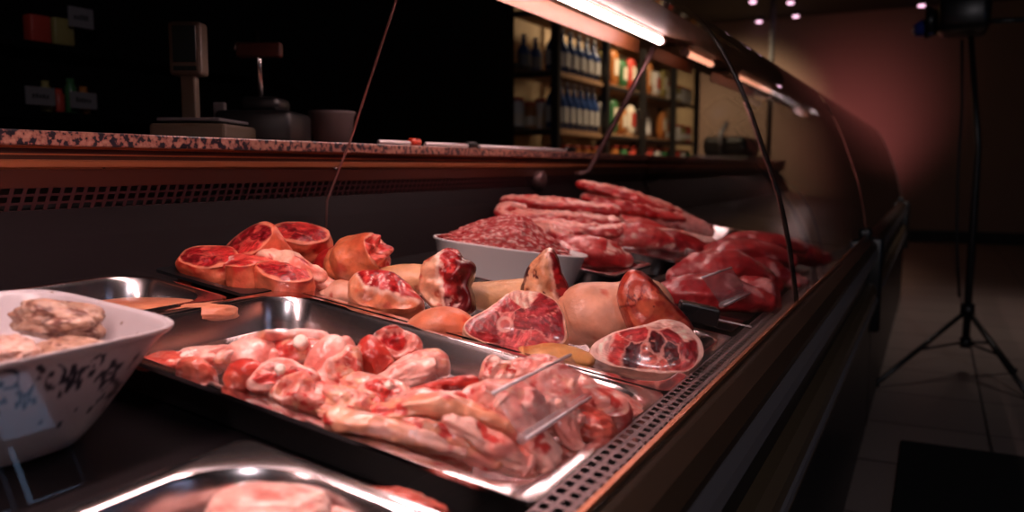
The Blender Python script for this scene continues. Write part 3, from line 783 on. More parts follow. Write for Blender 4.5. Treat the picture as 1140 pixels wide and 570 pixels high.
c5 = fch(9, (.62, .17, .13), CH, CHR)
def f5c(x, y, k): return mixc(mixc((.88, .62, .55), (.8, .46, .36), sstep(-.2, .3, nz(x, y, .08, 3))), c5(x, y, k), sstep(-3, 3, x - 4 - .35*y + 5*nz(x, y, .06, 2)))
chs('chicken_joint', [(343, 432), (354, 412), (366, 398), (380, 385), (397, 384), (401, 400), (403, 420), (401, 440), (386, 434), (366, 436)], (377, 412), .004, 44, f5c, 'chicken joint with a pale skin band and red meat, left of the upright thigh muscle', 22, dome=.4)
chs('chicken_breast', [(430, 413), (448, 398), (468, 390), (488, 388), (499, 396), (502, 412), (484, 421), (456, 430), (436, 426)], (468, 408), .004, 44, fch(12, CH, CHP, CHR, .6, .8), 'smooth pink breast piece behind the dark red livers', 23, dome=.5, amp=.04, capamp=.08)
chs('chicken_liver', [(452, 443), (466, 430), (492, 422), (524, 417), (537, 423), (528, 430), (500, 436), (474, 446)], (494, 431), .012, 20, fround(14, (.48, .07, .05), (.56, .12, .09)), 'dark red chicken liver strip in the middle of the tray', 24, dome=.5)
chs('chicken_piece', [(196, 413), (200, 402), (212, 398), (226, 400), (235, 408), (238, 421), (226, 428), (206, 422)], (217, 412), -.008, 40, fround(17, (.6, .15, .1), (.68, .24, .16)), 'smooth red round chicken piece at the left end of the tray', 25, dome=.65, amp=.02, capamp=.05)
chs('chicken_piece', [(249, 426), (254, 407), (270, 399), (290, 402), (297, 412), (292, 426), (276, 438), (258, 437)], (273, 419), -.002, 42, fround(19), 'glossy red-brown round chicken piece, second from the left end', 26, dome=.7, amp=.03, capamp=.06)
chs('chicken_piece', [(236, 402), (246, 391), (260, 389), (270, 395), (284, 398), (300, 398), (310, 402), (300, 412), (270, 408), (246, 410)], (270, 398), -.004, 34, fch(21, CHP, (.9, .66, .6), CHR, .6, .8), 'pale fatty chicken scrap behind the two round red pieces', 27, dome=.3, capamp=.3)
chs('chicken_piece', [(532, 424), (536, 408), (542, 396), (549, 393), (560, 402), (573, 402), (581, 412), (578, 430), (552, 436)], (556, 416), .006, 38, fch(24), 'pointed pink chicken chunk against the far rim', 28, dome=.3, capamp=.3)
chs('chicken_breast', [(586, 428), (592, 410), (606, 400), (622, 404), (646, 416), (668, 432), (696, 446), (708, 464), (694, 476), (650, 470), (612, 458)], (642, 440), .004, 60, fch(27, CH, (.84, .5, .44)), 'broad pink breast sloping to the right end of the tray', 29, dome=.25, capamp=.2, tilt=-40)
chs('chicken_breast', [(500, 452), (512, 436), (540, 424), (580, 424), (604, 440), (612, 462), (590, 476), (548, 474), (514, 466)], (556, 450), .01, 60, fch(31, CH, CHP), 'wide pale breast fillet under the reflected glass streaks', 30, dome=.25, capamp=.18, tilt=-45)
chs('chicken_piece', [(296, 440), (312, 420), (338, 412), (350, 424), (352, 440), (378, 444), (384, 462), (350, 462), (316, 452)], (340, 440), -.006, 36, fch(33, (.7, .26, .19), CH), 'orange-pink chicken piece above the near rim of the tray', 32, dome=.35, capamp=.25)
chs('chicken_piece', [(372, 458), (380, 438), (404, 432), (424, 440), (434, 458), (420, 470), (392, 472)], (402, 453), -.002, 36, fch(36, CH, (.86, .56, .42)), 'yellowish chicken joint in front of the pink joint', 33, dome=.4, capamp=.25)
# long pale strips of wing and skin at the near side
def wing(px, py, h, pts, r, label, seed, cols=(CHP, CHY), rot=(0, 0, 0)):
    f = two(cols[0], cols[1], 32, -.2, .3, CHR, .42, .62)
    n = len(pts)
    rq = random.Random(seed); rad = [(r*rq.uniform(.55, 1.15), r*.75*rq.uniform(.6, 1.1)) for i in range(n)]
    return piece_sweep('chicken_wing', px, py, h, pts, rad, lambda p, t, a: f(p, seed), label, 'chicken', 'chick', rot, G, seed=seed, amp=.3, freq=42, lumps=.35)[0]
wing(440, 478, -.004, [(-70, 6, 12), (-46, 0, 10), (-10, -2, 2), (30, 0, -10), (74, 8, -26)], 19, 'long pale wing lying along the near rim of the chicken tray', 61, (CHP, CHY))
wing(500, 462, .006, [(-76, 6, 2), (-40, 0, 10), (0, -2, 8), (40, 0, -4), (90, 8, -26)], 20, 'long tan wing with a rounded middle, behind the near wing', 62, (CHY, CH))
wing(540, 452, .008, [(-80, 6, 6), (-40, 0, 4), (0, 0, 2), (40, 0, -12), (76, 8, -26)], 19, 'pink skin strip behind the tan wing', 63, (CHP, CH))
wing(500, 490, -.010, [(-56, 4, 16), (-20, -2, 10), (10, -2, 0), (50, 4, -22)], 19, 'orange-tinged wing sloping down to the right beside the near wing', 64, (CH, CHY))
wing(545, 494, -.008, [(-44, 6, 26), (-16, 0, 12), (10, 0, -4), (40, 6, -24)], 20, 'pale pink wing nearest the perforated edge corner', 65, (CHP, CH))
wing(590, 484, -.002, [(-30, 10, 34), (-8, 2, 12), (6, 0, -8), (20, 4, -30)], 20, 'pink wing standing up below the reflected glass streaks', 66, (CHP, CH))
wing(632, 486, -.010, [(-16, 10, 30), (0, 2, 8), (8, 0, -10), (4, 4, -26)], 17, 'short pink wing beside the perforated edge', 67, (CH, CHP))
cb(474, 502, -.034, 110, 60, 26, chp, 'flat pale skin piece low against the near rim', (0, 18, -14), amp=.12)
cb(560, 512, -.036, 90, 50, 24, chp, 'flat pink chicken scrap in the near corner of the tray', (0, 14, -10), amp=.16)
cb(618, 462, -.002, 70, 60, 40, chick, 'lumpy pink chicken piece right of the wide fillet', (0, 12, -10), amp=.25)
cb(655, 474, -.010, 60, 50, 40, chd, 'reddish chicken piece with pale fat near the right end', (0, 18, 0), amp=.3)
cb(680, 480, -.022, 60, 60, 26, chick, 'small pink chicken scrap in the right end corner', (0, 18, 0), amp=.2)
cb(410, 470, -.018, 120, 60, 24, chy, 'yellowish skin piece under the long wings', (0, 16, -14), amp=.12)

piece_blob, piece_sweep = _pb, _ps
# tray at the bottom edge
cb(300, 566, -.014, 130, 90, 44, chp, 'pale pink breast in the tray at the bottom edge', (0, 4, 0), amp=.1, name='chicken_breast')
cb(440, 572, -.018, 110, 70, 46, chd, 'orange-red chicken piece in the tray at the bottom edge', (0, 6, 0), amp=.22, name='chicken_breast')
cb(372, 590, -.024, 120, 90, 40, chick, 'pink breast between the other two pieces in the bottom tray', (0, 6, 0), amp=.12, name='chicken_breast')
# tan slab in the shallow tray
s = pscale(180, 342, -.02)
o = build('tan_slab', blob((84*s, 60*s, 12*s), two((.55, .27, .16), (.62, .33, .2), 1.5), seed=77, amp=.06, sub=5, sq=3.2, fine=.01), M['skin']); place(o, 182, 345, -.022, (R_(-6), R_(2), R_(4)))
tag(o, 'flat tan slab of skin-on meat in the shallow tray', 'meat')

# ================================================================== pork tray
GP = 'pork joints in the hock tray'
def skins(seed, a=SKIN, b=SKINP, red=(.55, .14, .08), lo=.25, hi=.5, sc=18):
    g = two(a, b, sc, -.3, .3, red, lo, hi); return lambda p, t, an: g(p, seed)
def halfskin(seed, dirv, skin=SKIN, skinp=SKINP, lo=-.1, hi=.15, cf=None):
    """skin on one flank, bare muscle on the other (dirv points to the muscle, in the path's own cross-section angle)"""
    g = two(skin, skinp, 20, -.3, .3, (.6, .2, .12), .3, .6); mus = two(MUS, MUSP, 45, -.15, .35, DARK, .2, .45)
    def f(p, t, an):
        v = math.cos(an-dirv) + .35*fbm((p[0]*22+seed, p[1]*22, p[2]*22), 1, 3)
        c = mixc(g(p, seed), FAT, sstep(lo-.35, lo-.05, v))
        return mixc(c, mus(p, seed), sstep(lo, hi, v))
    return f
def redflesh(x, y, o, a=(.44, .035, .035), b=(.6, .12, .1), d=(.2, .012, .016)):
    c = mixc(a, b, sstep(.0, .4, nz(x, y, .09, o))); c = mixc(c, d, sstep(.1, .45, nz(x+30, y, .07, o)))
    return mixc(c, (.82, .45, .38), sstep(.38, .55, nz(x, y+50, .12, o)))
def tan(x, y, o, a=(.72, .4, .24), b=(.78, .5, .34)):
    return mixc(mixc(a, b, sstep(-.3, .3, nz(x, y, .05, o))), (.6, .2, .12), sstep(.3, .6, nz(x, y, .06, o+9)))
def f1(x, y, k):     # knuckle: red top, orange skin below
    e = y - (-4 - .22*x) + 5*nz(x, y, .06, 3) - 24*sstep(-20, -38, x)
    return mixc(mixc(tan(x, y, 1, (.7, .3, .16), (.76, .38, .22)), (.85, .58, .46), sstep(-8, -1, e)), redflesh(x, y, 2), sstep(0, 5, e))
def f2(x, y, k):     # hock: skin on the left, torn flesh right
    e = x - (-6 - .1*y) + 6*nz(x, y, .07, 5)
    c = redflesh(x, y, 6); c = mixc(c, (.1, .008, .012), sstep(8, 22, x + 8*nz(x, y, .12, 8)))
    c = mixc(c, (.84, .6, .54), sstep(-16, -26, y)*sstep(-2, 4, x)*sstep(26, 14, x)*sstep(-.1, .2, nz(x, y, .14, 2)))
    return mixc(mixc(tan(x, y, 4), (.88, .66, .54), sstep(-7, -1, e)), c, sstep(0, 4, e))
def f5(x, y, k):     # trotter end
    e = x - (8 - .16*y) + 4*nz(x, y, .07, 15)
    c = mixc(tan(x, y, 14, (.66, .36, .2), (.76, .48, .3)), (.08, .025, .018), sstep(.0, .35, nz(x, y*.6, .1, 21) - .02*(x+22) + .012*(y-10)))
    c = mixc(c, (.86, .6, .48), sstep(-6, -1, e))
    return mixc(c, mixc((.14, .01, .014), (.36, .03, .03), sstep(-.1, .3, nz(x, y, .1, 18))), sstep(0, 4, e))
def f9(x, y, k):     # bent knuckle with veins
    v = abs(nz(x*1.1, y*.7, .045, 33))
    c = mixc((.56, .2, .11), (.42, .1, .06), sstep(-.2, .3, nz(x, y, .05, 30)))
    c = mixc(c, (.14, .015, .014), sstep(.1, .03, v)*sstep(-20, 6, y)); c = mixc(c, (.5, .1, .06), sstep(8, 30, y)*.7)
    return mixc(c, (.16, .012, .014), sstep(-7, -2, (x+y*.95) - 26 + 3*nz(x, y, .08, 31)))
slab('pork_knuckle', [(388, 327), (389, 310), (399, 302), (424, 300), (438, 303), (453, 316), (467, 331), (481, 342), (463, 350), (428, 349), (402, 345), (391, 337)], (426, 326), .016, 46, f1, 'pork knuckle with a red fleshy top at the left of the hock tray', 101)
slab('pork_hock', [(496, 273), (508, 276), (514, 288), (526, 293), (528, 304), (524, 320), (531, 338), (529, 352), (503, 354), (480, 344), (464, 325), (466, 297), (480, 283)], (497, 314), .03, 44, f2, 'upright pork hock with skin on the left and torn red flesh on the right', 105, tilt=-14, capamp=.35, amp=.15)
slab('pork_trotter', [(611, 273), (620, 280), (624, 300), (632, 316), (641, 334), (637, 360), (610, 364), (584, 352), (579, 325), (585, 300), (599, 283)], (609, 322), .034, 40, f5, 'tall singed pork trotter end standing behind the big red slice', 109, tilt=-10, dome=.4)
slab('pork_knuckle', [(701, 299), (715, 300), (731, 316), (754, 344), (771, 362), (772, 384), (740, 388), (705, 376), (694, 350), (686, 326), (693, 312)], (726, 342), .048, 44, f9, 'reddish brown pork knuckle with dark veins, right of the big pale hock', 114, tilt=-16, dome=.35, capamp=.12)
# knuckle with red top at the left of the tray
joint('pork_piece', 492, 362, .0, [(-36, 0, -6), (-10, 0, 2), (16, 0, 2), (40, 0, -8)], [(16, 10), (26, 17), (26, 16), (14, 8)], 'smooth orange skin-on pork piece against the near rim', 102, skins(102, (.68, .26, .14), (.74, .34, .2), (.6, .15, .08), .5, .7), m='skin', lumps=.1)
joint('pork_piece', 378, 330, -.01, [(-14, 0, 0), (0, 0, 2), (16, 0, 0)], [(14, 10), (20, 16), (18, 14)], 'tan rounded pork skin at the left end of the hock tray', 103, skins(103), m='skin')
joint('pork_piece', 448, 312, .008, [(-30, 0, 0), (0, 0, 0), (30, 0, 0)], [(16, 14), (20, 18), (18, 16)], 'tan skin-on pork piece between the knuckle and the upright hock', 104, skins(104, (.7, .42, .22), (.76, .48, .28), lo=.6, hi=.8), m='skin')
# upright hock, skin to the left and torn red flesh to the right
# tan block behind the big slice
joint('pork_piece', 560, 330, .006, [(-34, 0, 0), (-10, 0, 0), (20, 0, 2), (44, 0, 4)], [(18, 15), (20, 17), (20, 18), (18, 16)], 'pale tan skin-on pork piece behind the big red slice', 108, skins(108, (.74, .48, .26), (.8, .54, .33), lo=.55, hi=.8), m='skin', lumps=.06)
# tall singed foot
# big red slice leaning towards the viewer
pol = rel([(511, 369), (523, 358), (538, 350), (549, 341), (567, 327), (577, 324), (605, 327), (620, 335), (627, 348), (632, 369), (634, 386), (612, 398), (580, 398), (545, 390), (520, 380)], 575, 362)
cf = cutface(7, pts=[(-38, -6, (.3, .02, .022)), (-14, -4, (.62, .2, .17)), (6, 4, (.3, .03, .03)), (-12, 20, (.38, .035, .035)), (24, 14, (.34, .03, .036)), (36, -10, (.26, .02, .028)), (2, -22, (.6, .13, .12)), (28, -26, (.5, .09, .08)), (8, 32, (.82, .5, .4))],
    R0=70, fat=(.78, .34, .28), seam=.025, rim=.045, rimc=(.82, .5, .38), bone=(-15, -6, 10), warp=.12)
o, s_ = joint('pork_slice', 575, 360, .022, [(0, 18, 0), (0, 8, 0), (0, -8, 0)], [(.93, .93), (1, 1), (.97, .97)], 'big red pork slice with a round bone, leaning in the hock tray', 111, skins(111, (.76, .5, .32), (.8, .54, .38), lo=.6, hi=.9), None, cf, rot=(-30, 0, 0), amp=.04, dome1=.1, capn=46, ns=120, capamp=.035, poly=pol, nr=16)
joint('pork_piece', 618, 398, -.006, [(-34, 0, 4), (0, 0, 3), (34, 0, -2)], [(22, 9), (26, 13), (20, 8)], 'yellowish skin flap under the big hock, at the near rim', 112, skins(112, (.62, .36, .14), (.68, .42, .18), lo=.6, hi=.9), m='skin', lumps=.06)
# the big hock on its side, with bent dark knuckle
joint('pork_hock', 686, 350, .018, [(-46, 2, -6), (-34, 0, -2), (0, 0, 0), (30, 2, 6), (42, 4, 10)], [(32, 30), (38, 36), (39, 37), (37, 35), (30, 28)],
      'big pale skin-on pork hock lying on its side', 113, skins(113, (.72, .42, .28), (.78, .5, .36), (.62, .22, .14), .5, .75), None, None, lumps=.08, amp=.04, m='skin')
# front slice, many muscles
pol = rel([(651, 393), (655, 401), (674, 411), (708, 418), (731, 420), (763, 419), (784, 399), (782, 383), (770, 365), (754, 356), (738, 355), (720, 362), (701, 366), (679, 373), (656, 387)], 718, 388)
cf = cutface(23, pts=[(-33, -8, (.52, .07, .055)), (-18, -12, (.1, .01, .018)), (2, -20, (.62, .16, .1)), (13, 2, (.09, .008, .012)), (31, -9, (.12, .01, .014)), (29, 13, (.3, .03, .035)), (51, -8, (.3, .03, .04)), (-9, 14, (.45, .05, .05)), (12, -30, (.6, .15, .11)), (44, -25, (.5, .1, .09)), (20, 29, FAT), (-56, -6, FAT), (44, 24, FAT)],
    R0=70, fat=(.82, .46, .38), seam=.035, rim=.08, rimc=(.88, .64, .56), warp=.1)
o, s_ = joint('pork_slice', 718, 388, .016, [(0, 18, 0), (0, 8, 0), (0, -8, 0)], [(.95, .95), (1, 1), (.98, .98)], 'front pork shank slice with dark muscles in white fat, nearest the glass', 116, skins(116, (.8, .5, .4), (.85, .6, .5), lo=.6, hi=.9), None, cf, rot=(-34, 0, 0), amp=.03, dome1=.1, capn=50, ns=130, capamp=.035, poly=pol, nr=16)

# ================================================================== shank slices in the black tray
GS = 'sliced shanks in the black tray'
def slice_(px, py, h, w, d, t, rot, label, seed, cf=None, **kw):
    cf = cf or cutface(seed, 5, ((.3, .02, .025), (.2, .014, .02), (.5, .06, .05)), (.62, .15, .11), .09, .15, (.72, .3, .19), None)
    return joint('shank_slice', px, py, h, [(0, t*.5, 0), (0, 0, 0), (0, -t*.5, 0)], [(w*.46, d*.46), (w*.5, d*.5), (w*.48, d*.48)], label, seed, skins(seed, (.6, .17, .09), (.68, .25, .14), (.42, .05, .03), .2, .5), None, cf, rot, group=GS, lumps=.14, amp=.05, capn=26, ns=80, **kw)
slice_(334, 272, .03, 70, 46, 30, (-62, 8, 4), 'round shank slice with a skin rim, at the upper right of the black tray', 201)
slice_(288, 283, .028, 70, 56, 40, (-52, -24, -6), 'thick shank piece with bare red flesh at the top of the heap', 202)
slice_(236, 298, .008, 74, 52, 30, (-64, 4, 0), 'flat dark red shank slice at the left end of the black tray', 203)
slice_(270, 312, .004, 36, 32, 38, (-84, 0, 0), 'small upright round shank piece with a red cut top', 204)
slice_(316, 316, .004, 66, 46, 36, (-66, 14, 6), 'shank piece with a dark vein hole in its skin, front of the heap', 205)
joint('shank_piece', 322, 296, .022, [(-40, 0, 8), (-10, -6, 4), (14, -8, -4), (36, -6, -12)], [(14, 10), (20, 14), (20, 13), (12, 8)], 'pale fatty shank flesh in the middle of the heap', 206, sidec((.8, .3, .22), (.85, .55, .42), 30, -.2, .3, MUS, .3, .5, 206), group=GS, lumps=.3, amp=.2, freq=50)
joint('shank_piece', 282, 298, .016, [(-40, 0, -2), (-10, -6, 4), (14, -8, 2), (34, -6, 0)], [(12, 9), (16, 11), (15, 10), (9, 7)], 'bright red shank flesh left of the fatty middle', 210, sidec((.55, .06, .05), (.72, .16, .12), 30, -.2, .3, FAT, .45, .6, 210), group=GS, lumps=.3, amp=.2, freq=50)
joint('shank_piece', 350, 312, .006, [(-20, 0, 6), (0, 0, 0), (26, -4, -8)], [(10, 8), (15, 10), (10, 6)], 'ragged pale shank scrap at the right foot of the heap', 207, sidec((.78, .25, .18), (.85, .5, .4), 40, -.2, .3, seed=207), group=GS, lumps=.3, amp=.25, freq=60)
joint('shank_piece', 366, 292, .014, [(-10, 0, -8), (0, 0, 2), (14, 0, 10)], [(10, 10), (14, 13), (11, 10)], 'small dark red shank scrap behind the big knuckle', 208, sidec((.42, .04, .035), (.5, .07, .06), 30, seed=208), group=GS)
cf = cutface(31, 6, ((.5, .07, .055), (.62, .14, .1)), (.85, .4, .3), .1, .1, (.8, .42, .28), None, .3)
joint('pork_knuckle', 400, 290, .026, [(-18, 10, -12), (-6, 4, -4), (8, -6, 6), (18, -12, 12)], [(24, 24), (31, 28), (30, 26), (26, 22)], 'big orange knuckle with a ragged cut top, right of the shank slices', 209, skins(209, (.62, .19, .09), (.7, .28, .14), lo=.5, hi=.8), None, cf, rot=(-22, 16, 0), group=GS, lumps=.2, amp=.06, capamp=.3, dome1=.3, capn=24)

# ================================================================== chops, ribs and beef farther along
GC = 'chops in the two small steel trays'; GR = 'rib strips at the back of the counter'; GB = 'beef slabs on the right'
red = lambda sd: sidec((.5, .06, .06), (.62, .15, .13), 22, -.2, .3, FAT, .3, .5, sd)
beef = lambda sd: sidec((.4, .045, .055), (.52, .08, .08), 16, -.2, .3, (.82, .42, .4), .32, .5, sd)
def rib(sd):
    fat_ = sidec((.8, .42, .35), (.86, .55, .48), 26, -.2, .3, (.6, .12, .1), .25, .5, sd); lean = sidec((.42, .035, .035), (.55, .09, .08), 26, -.2, .3, (.8, .42, .36), .4, .6, sd)
    return lambda p, t, an: mixc(lean(p, t, an), fat_(p, t, an), sstep(-.25, .15, math.sin(an+.6) + .5*fbm((p[0]*25+sd, p[1]*25, p[2]*25), 1, 3)))
joint('pork_chop', 655, 281, .012, [(-44, 4, 4), (-16, 0, 4), (14, -2, 0), (40, -4, -8)], [(20, 9), (28, 15), (28, 15), (18, 9)], 'red chop with pale fat in the nearer small tray', 301, red(301), group=GC, lumps=.2, amp=.12)
joint('pork_chop', 622, 280, .012, [(-20, 4, 6), (0, 0, 2), (26, 0, -4)], [(14, 8), (20, 10), (14, 8)], 'thin chop edge beside the mince tub', 302, red(302), group=GC, lumps=.2, amp=.12)
joint('pork_chop', 700, 266, .012, [(-46, 4, 2), (-10, 0, 4), (20, -2, 2), (44, -4, -4)], [(14, 8), (24, 14), (24, 13), (14, 8)], 'bright red chop in the farther small tray', 303, red(303), group=GC, lumps=.2, amp=.12)
joint('pork_chop', 750, 271, .006, [(-36, 4, 4), (0, 0, 2), (34, -2, -6)], [(12, 6), (22, 12), (14, 7)], 'dark red chop at the right end of the farther small tray', 304, sidec((.3, .03, .035), (.45, .06, .06), 22, seed=304), group=GC, lumps=.2, amp=.12)
joint('belly_slab', 735, 247, .016, [(-52, 6, 6), (-20, 0, 6), (20, 0, 0), (52, -2, -10)], [(14, 8), (24, 12), (26, 12), (14, 8)], 'pale pink belly slab above the farther chops', 305, sidec((.8, .4, .36), (.86, .56, .5), 20, -.2, .3, (.5, .08, .08), .35, .5, 305), cat='pork', group=GC, lumps=.15, amp=.1)
joint('belly_slab', 738, 260, .008, [(-56, 6, 4), (-20, 0, 2), (20, 0, -3), (54, -2, -8)], [(12, 4), (18, 6), (18, 6), (12, 4)], 'pale fat edged slab just under the belly slab', 306, sidec((.84, .56, .5), (.8, .42, .38), 20, seed=306), cat='pork', group=GC, lumps=.15, amp=.08)
joint('belly_slab', 700, 250, .012, [(-40, 6, 4), (-10, 0, 2), (20, 0, -3), (40, -2, -8)], [(12, 6), (18, 9), (18, 9), (12, 6)], 'red fleshed slab left of the pale belly slab', 307, sidec((.55, .1, .09), (.75, .3, .26), 20, seed=307), cat='pork', group=GC, lumps=.15, amp=.08)
for i, (px, py, h, pts, r, lab) in enumerate((
    (622, 231, .05, [(-58, 4, 6), (-30, 0, 3), (10, 0, 0), (62, 0, -4)], 8, 'top rib strip of the folded stack at the back'),
    (618, 244, .034, [(-56, 6, 3), (-20, 0, 1), (20, 0, -2), (66, 0, -5)], 9, 'second rib strip down in the folded stack'),
    (626, 255, .018, [(-62, 6, 5), (-20, 0, 2), (20, 0, -3), (60, 0, -2)], 9, 'third rib strip down in the folded stack'),
    (600, 262, .004, [(-30, 6, 5), (0, 0, 2), (30, 0, -2)], 10, 'dark red rib end under the folded stack'))):
    n = len(pts); joint('rib_strip', px, py, h, pts, [(r*2.2*(.8 if j in (0, n-1) else 1), r*(.9 if j in (0, n-1) else 1.2)) for j in range(n)], lab, 320+i, rib(320+i), group=GR, cat='ribs', lumps=.2, amp=.2, freq=50)
joint('rib_strip', 572, 238, .036, [(10, 14, 6), (-8, 8, 8), (-12, 0, 0), (-2, -6, -6), (14, -8, -8)], [(8, 5), (10, 6), (10, 6), (10, 6), (8, 5)], 'curled end of a rib strip at the left of the folded stack', 329, rib(329), group=GR, cat='ribs', lumps=.1, amp=.1)
joint('rib_strip', 680, 250, .02, [(-8, 0, 10), (4, -4, 2), (8, -4, -10)], [(8, 7), (12, 9), (9, 7)], 'knobbly rib end at the right of the folded stack', 330, rib(330), group=GR, cat='ribs', lumps=.4, amp=.3, freq=60)
for i, (px, py, h, pts, r, lab) in enumerate((
    (700, 222, .07, [(-52, 6, 16), (-16, 0, 7), (20, 0, -4), (54, 0, -15)], 8, 'long rib slab on top of the farthest pile'),
    (704, 233, .045, [(-50, 6, 12), (-16, 0, 5), (20, 0, -3), (52, 0, -10)], 9, 'red underside slab beneath the long rib slab'),
    (712, 241, .025, [(-46, 6, 8), (-16, 0, 4), (20, 0, -2), (50, 0, -8)], 9, 'lowest slab of the farthest rib pile'))):
    n = len(pts); joint('rib_slab', px, py, h, pts, [(r*2.4*(.75 if j in (0, n-1) else 1), r*(.7 if j in (0, n-1) else 1)) for j in range(n)], lab, 340+i, rib(340+i), group=GR, cat='ribs', lumps=.2, amp=.2, freq=50)
for i, (px, py, h, pts, r, lab, cf_) in enumerate((
    (800, 330, .012, [(-58, 6, 4), (-24, 0, 6), (16, 0, 2), (52, -4, -6)], (34, 20), 'nearest dark red beef slab on the right', None),
    (805, 305, .026, [(-52, 6, -4), (-20, 0, 6), (20, 0, 6), (56, 0, -12)], (30, 18), 'beef slab with a pale streak, on top of the nearest one', None),
    (850, 330, .012, [(-20, 6, 14), (0, 0, 4), (10, -4, -12)], (20, 16), 'beef end piece hanging towards the front edge', None),
    (826, 288, .034, [(-56, 6, -10), (-20, 0, 6), (16, 0, 8), (52, 0, -2)], (28, 14), 'upper beef slab with white fat patches', None),
    (850, 303, .018, [(-30, 6, 8), (0, 0, 2), (34, -4, -12)], (20, 14), 'beef slab sloping down behind the glass seam', None),
    (838, 271, .044, [(-46, 6, -6), (-10, 0, 4), (26, 0, 2), (52, 0, -6)], (24, 9), 'highest dark beef slab at the back of the heap', None),
    (884, 280, .022, [(-36, 6, 12), (-6, 0, 4), (16, -2, -4), (34, -2, -8)], (18, 12), 'far pinkish beef slab seen past the glass seam', None),
    (870, 308, .006, [(-20, 6, 6), (0, 0, 2), (24, -2, -6)], (14, 10), 'small pink beef scrap low by the glass seam', None))):
    n = len(pts); joint('beef_slab', px, py, h, pts, [(r[0]*(.6 if j in (0, n-1) else 1), r[1]*(.6 if j in (0, n-1) else 1)) for j in range(n)], lab, 360+i, beef(360+i), group=GB, cat='beef', lumps=.18, amp=.13, freq=22)
# milky plates added to stand for white streaks reflected in the glass
def streak_plate(px0, py0, px1, py1, h, hh, label, lean=.05):
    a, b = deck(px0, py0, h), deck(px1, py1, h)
    o = empty('glass_streak', (a+b)/2, label, 'glass streak'); c = (a+b)/2
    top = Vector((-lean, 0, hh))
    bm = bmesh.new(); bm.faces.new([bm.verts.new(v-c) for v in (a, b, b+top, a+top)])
    build('streak_pane', bm, M['milkpane'], o, smooth=False)
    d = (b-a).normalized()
    build('foot_bar', TB([a-c, b-c], .0045, 10), M['milkpane'], o)
    build('foot_edge', TB([a-c+Vector((.004, 0, .001)), b-c+Vector((.004, 0, .001))], .0014, 8), M['streakedge'], o)
    build('top_edge', TB([a-c+top, b-c+top], .0016, 8), M['streakedge'], o)
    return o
streak_plate(580, 489, 662, 437, .02, .034, 'milky plate for white glass-reflection streaks over the raw chicken', .025)
streak_plate(803, 340, 834, 326, .03, .04, 'milky plate for white glass-reflection streaks in front of the nearest beef slab', .03)

# ================================================================== behind the counter
def at(px, py, x): return onX(px, py, x)
# scale with a pole display
xs = -.98
b = Vector((xs, at(213, 130, xs).y, ZW)); root = empty('shop_scale', b, 'tan shop scale with a pole display on the granite worktop', 'scale')
s = mpp(b)
dirR = Vector((RT[0], RT[1], 0))
root.rotation_euler = (0, 0, YAW)
zz = lambda py: (156-py)*s
build('scale_body', BX((-22*s, -.10, .0), (58*s, .10, .03), .006), M['sand'], root, smooth=False)
build('weighing_plate', BX((-16*s, -.09, .034), (50*s, .08, .040), .002), M['greyband'], root, smooth=False)
build('plate_support', BX((0*s, -.04, .03), (30*s, .04, .034)), M['black'], root, smooth=False)
build('display_pole', BX((-8*s, -.012, .03), (8*s, .012, zz(80)), .003), M['sand'], root, smooth=False)
hd = build('display_head', BX((-18*s, -.02, zz(84)), (18*s, .02, zz(26)), .006), M['sand'], root, smooth=False)
build('display_screen', BX((-12.5*s, -.0225, zz(70)), (13*s, -.0201, zz(31)), .001), M['screen'], hd, smooth=False)
build('label_slot', BX((-12.5*s, -.0225, zz(79)), (13*s, -.0201, zz(74)), .001), M['screen'], hd, smooth=False)
# slicing machine with a chrome post
b = Vector((xs, at(291, 130, xs).y, ZW)); root = empty('counter_machine', b, 'dark counter machine with a chrome post and a horizontal arm', 'machine'); root.rotation_euler = (0, 0, YAW); s = mpp(b)
zz = lambda py: max(0, (157-py)*s)
bm = bmesh.new(); box(bm, (-36*s, -.09, 0), (44*s, .09, zz(122)), .01); box(bm, (-16*s, -.05, zz(122)), (26*s, .05, zz(106)), .01)
build('machine_base', bm, M['blackplastic'], root)
build('chrome_post', TB([(0, 0, zz(108)), (-1*s, 0, zz(66)), (-3*s, 0, zz(33))], 3*s, 12), M['chrome'], root)
build('arm', BX((-24*s, -.012, zz(62)), (25*s, .012, zz(46)), .004), M['copperdark'], root, smooth=False)
build('arm_knob', lathe([(3*s, -5*s), (5*s, -3*s), (5*s, 3*s), (3*s, 5*s)], 14, c=(-25*s, 0, zz(50))), M['chrome'], root)
# bucket
b = Vector((xs, at(370, 140, xs).y, ZW)); s = mpp(b)
o = build('grey_bucket', lathe([(20*s, 0), (24*s, 34*s), (25.5*s, 36*s), (25.5*s, 39*s), (24*s, 39*s), (23*s, 36*s), (19*s, 2*s)], 32), M['bucket'], loc=b); tag(o, 'plain grey bucket on the worktop right of the dark machine', 'bucket')
# little things on the worktop
def small(name, px, w, d, h, m, label, cat, x=-.9):
    b = Vector((x, at(px, 150, x).y, ZW)); s = mpp(b); o = build(name, BX((-w*s/2, -d*s/2, 0), (w*s/2, d*s/2, h*s), .002), M[m], loc=b, rot=(0, 0, YAW), smooth=False); return tag(o, label, cat)
small('small_box', 246, 12, 10, 46, 'greyband', 'small dark box standing between the scale and the machine', 'box', -1.05)
small('small_box', 258, 8, 8, 12, 'pale', 'tiny pale box lying right of the scale', 'box', -.88)
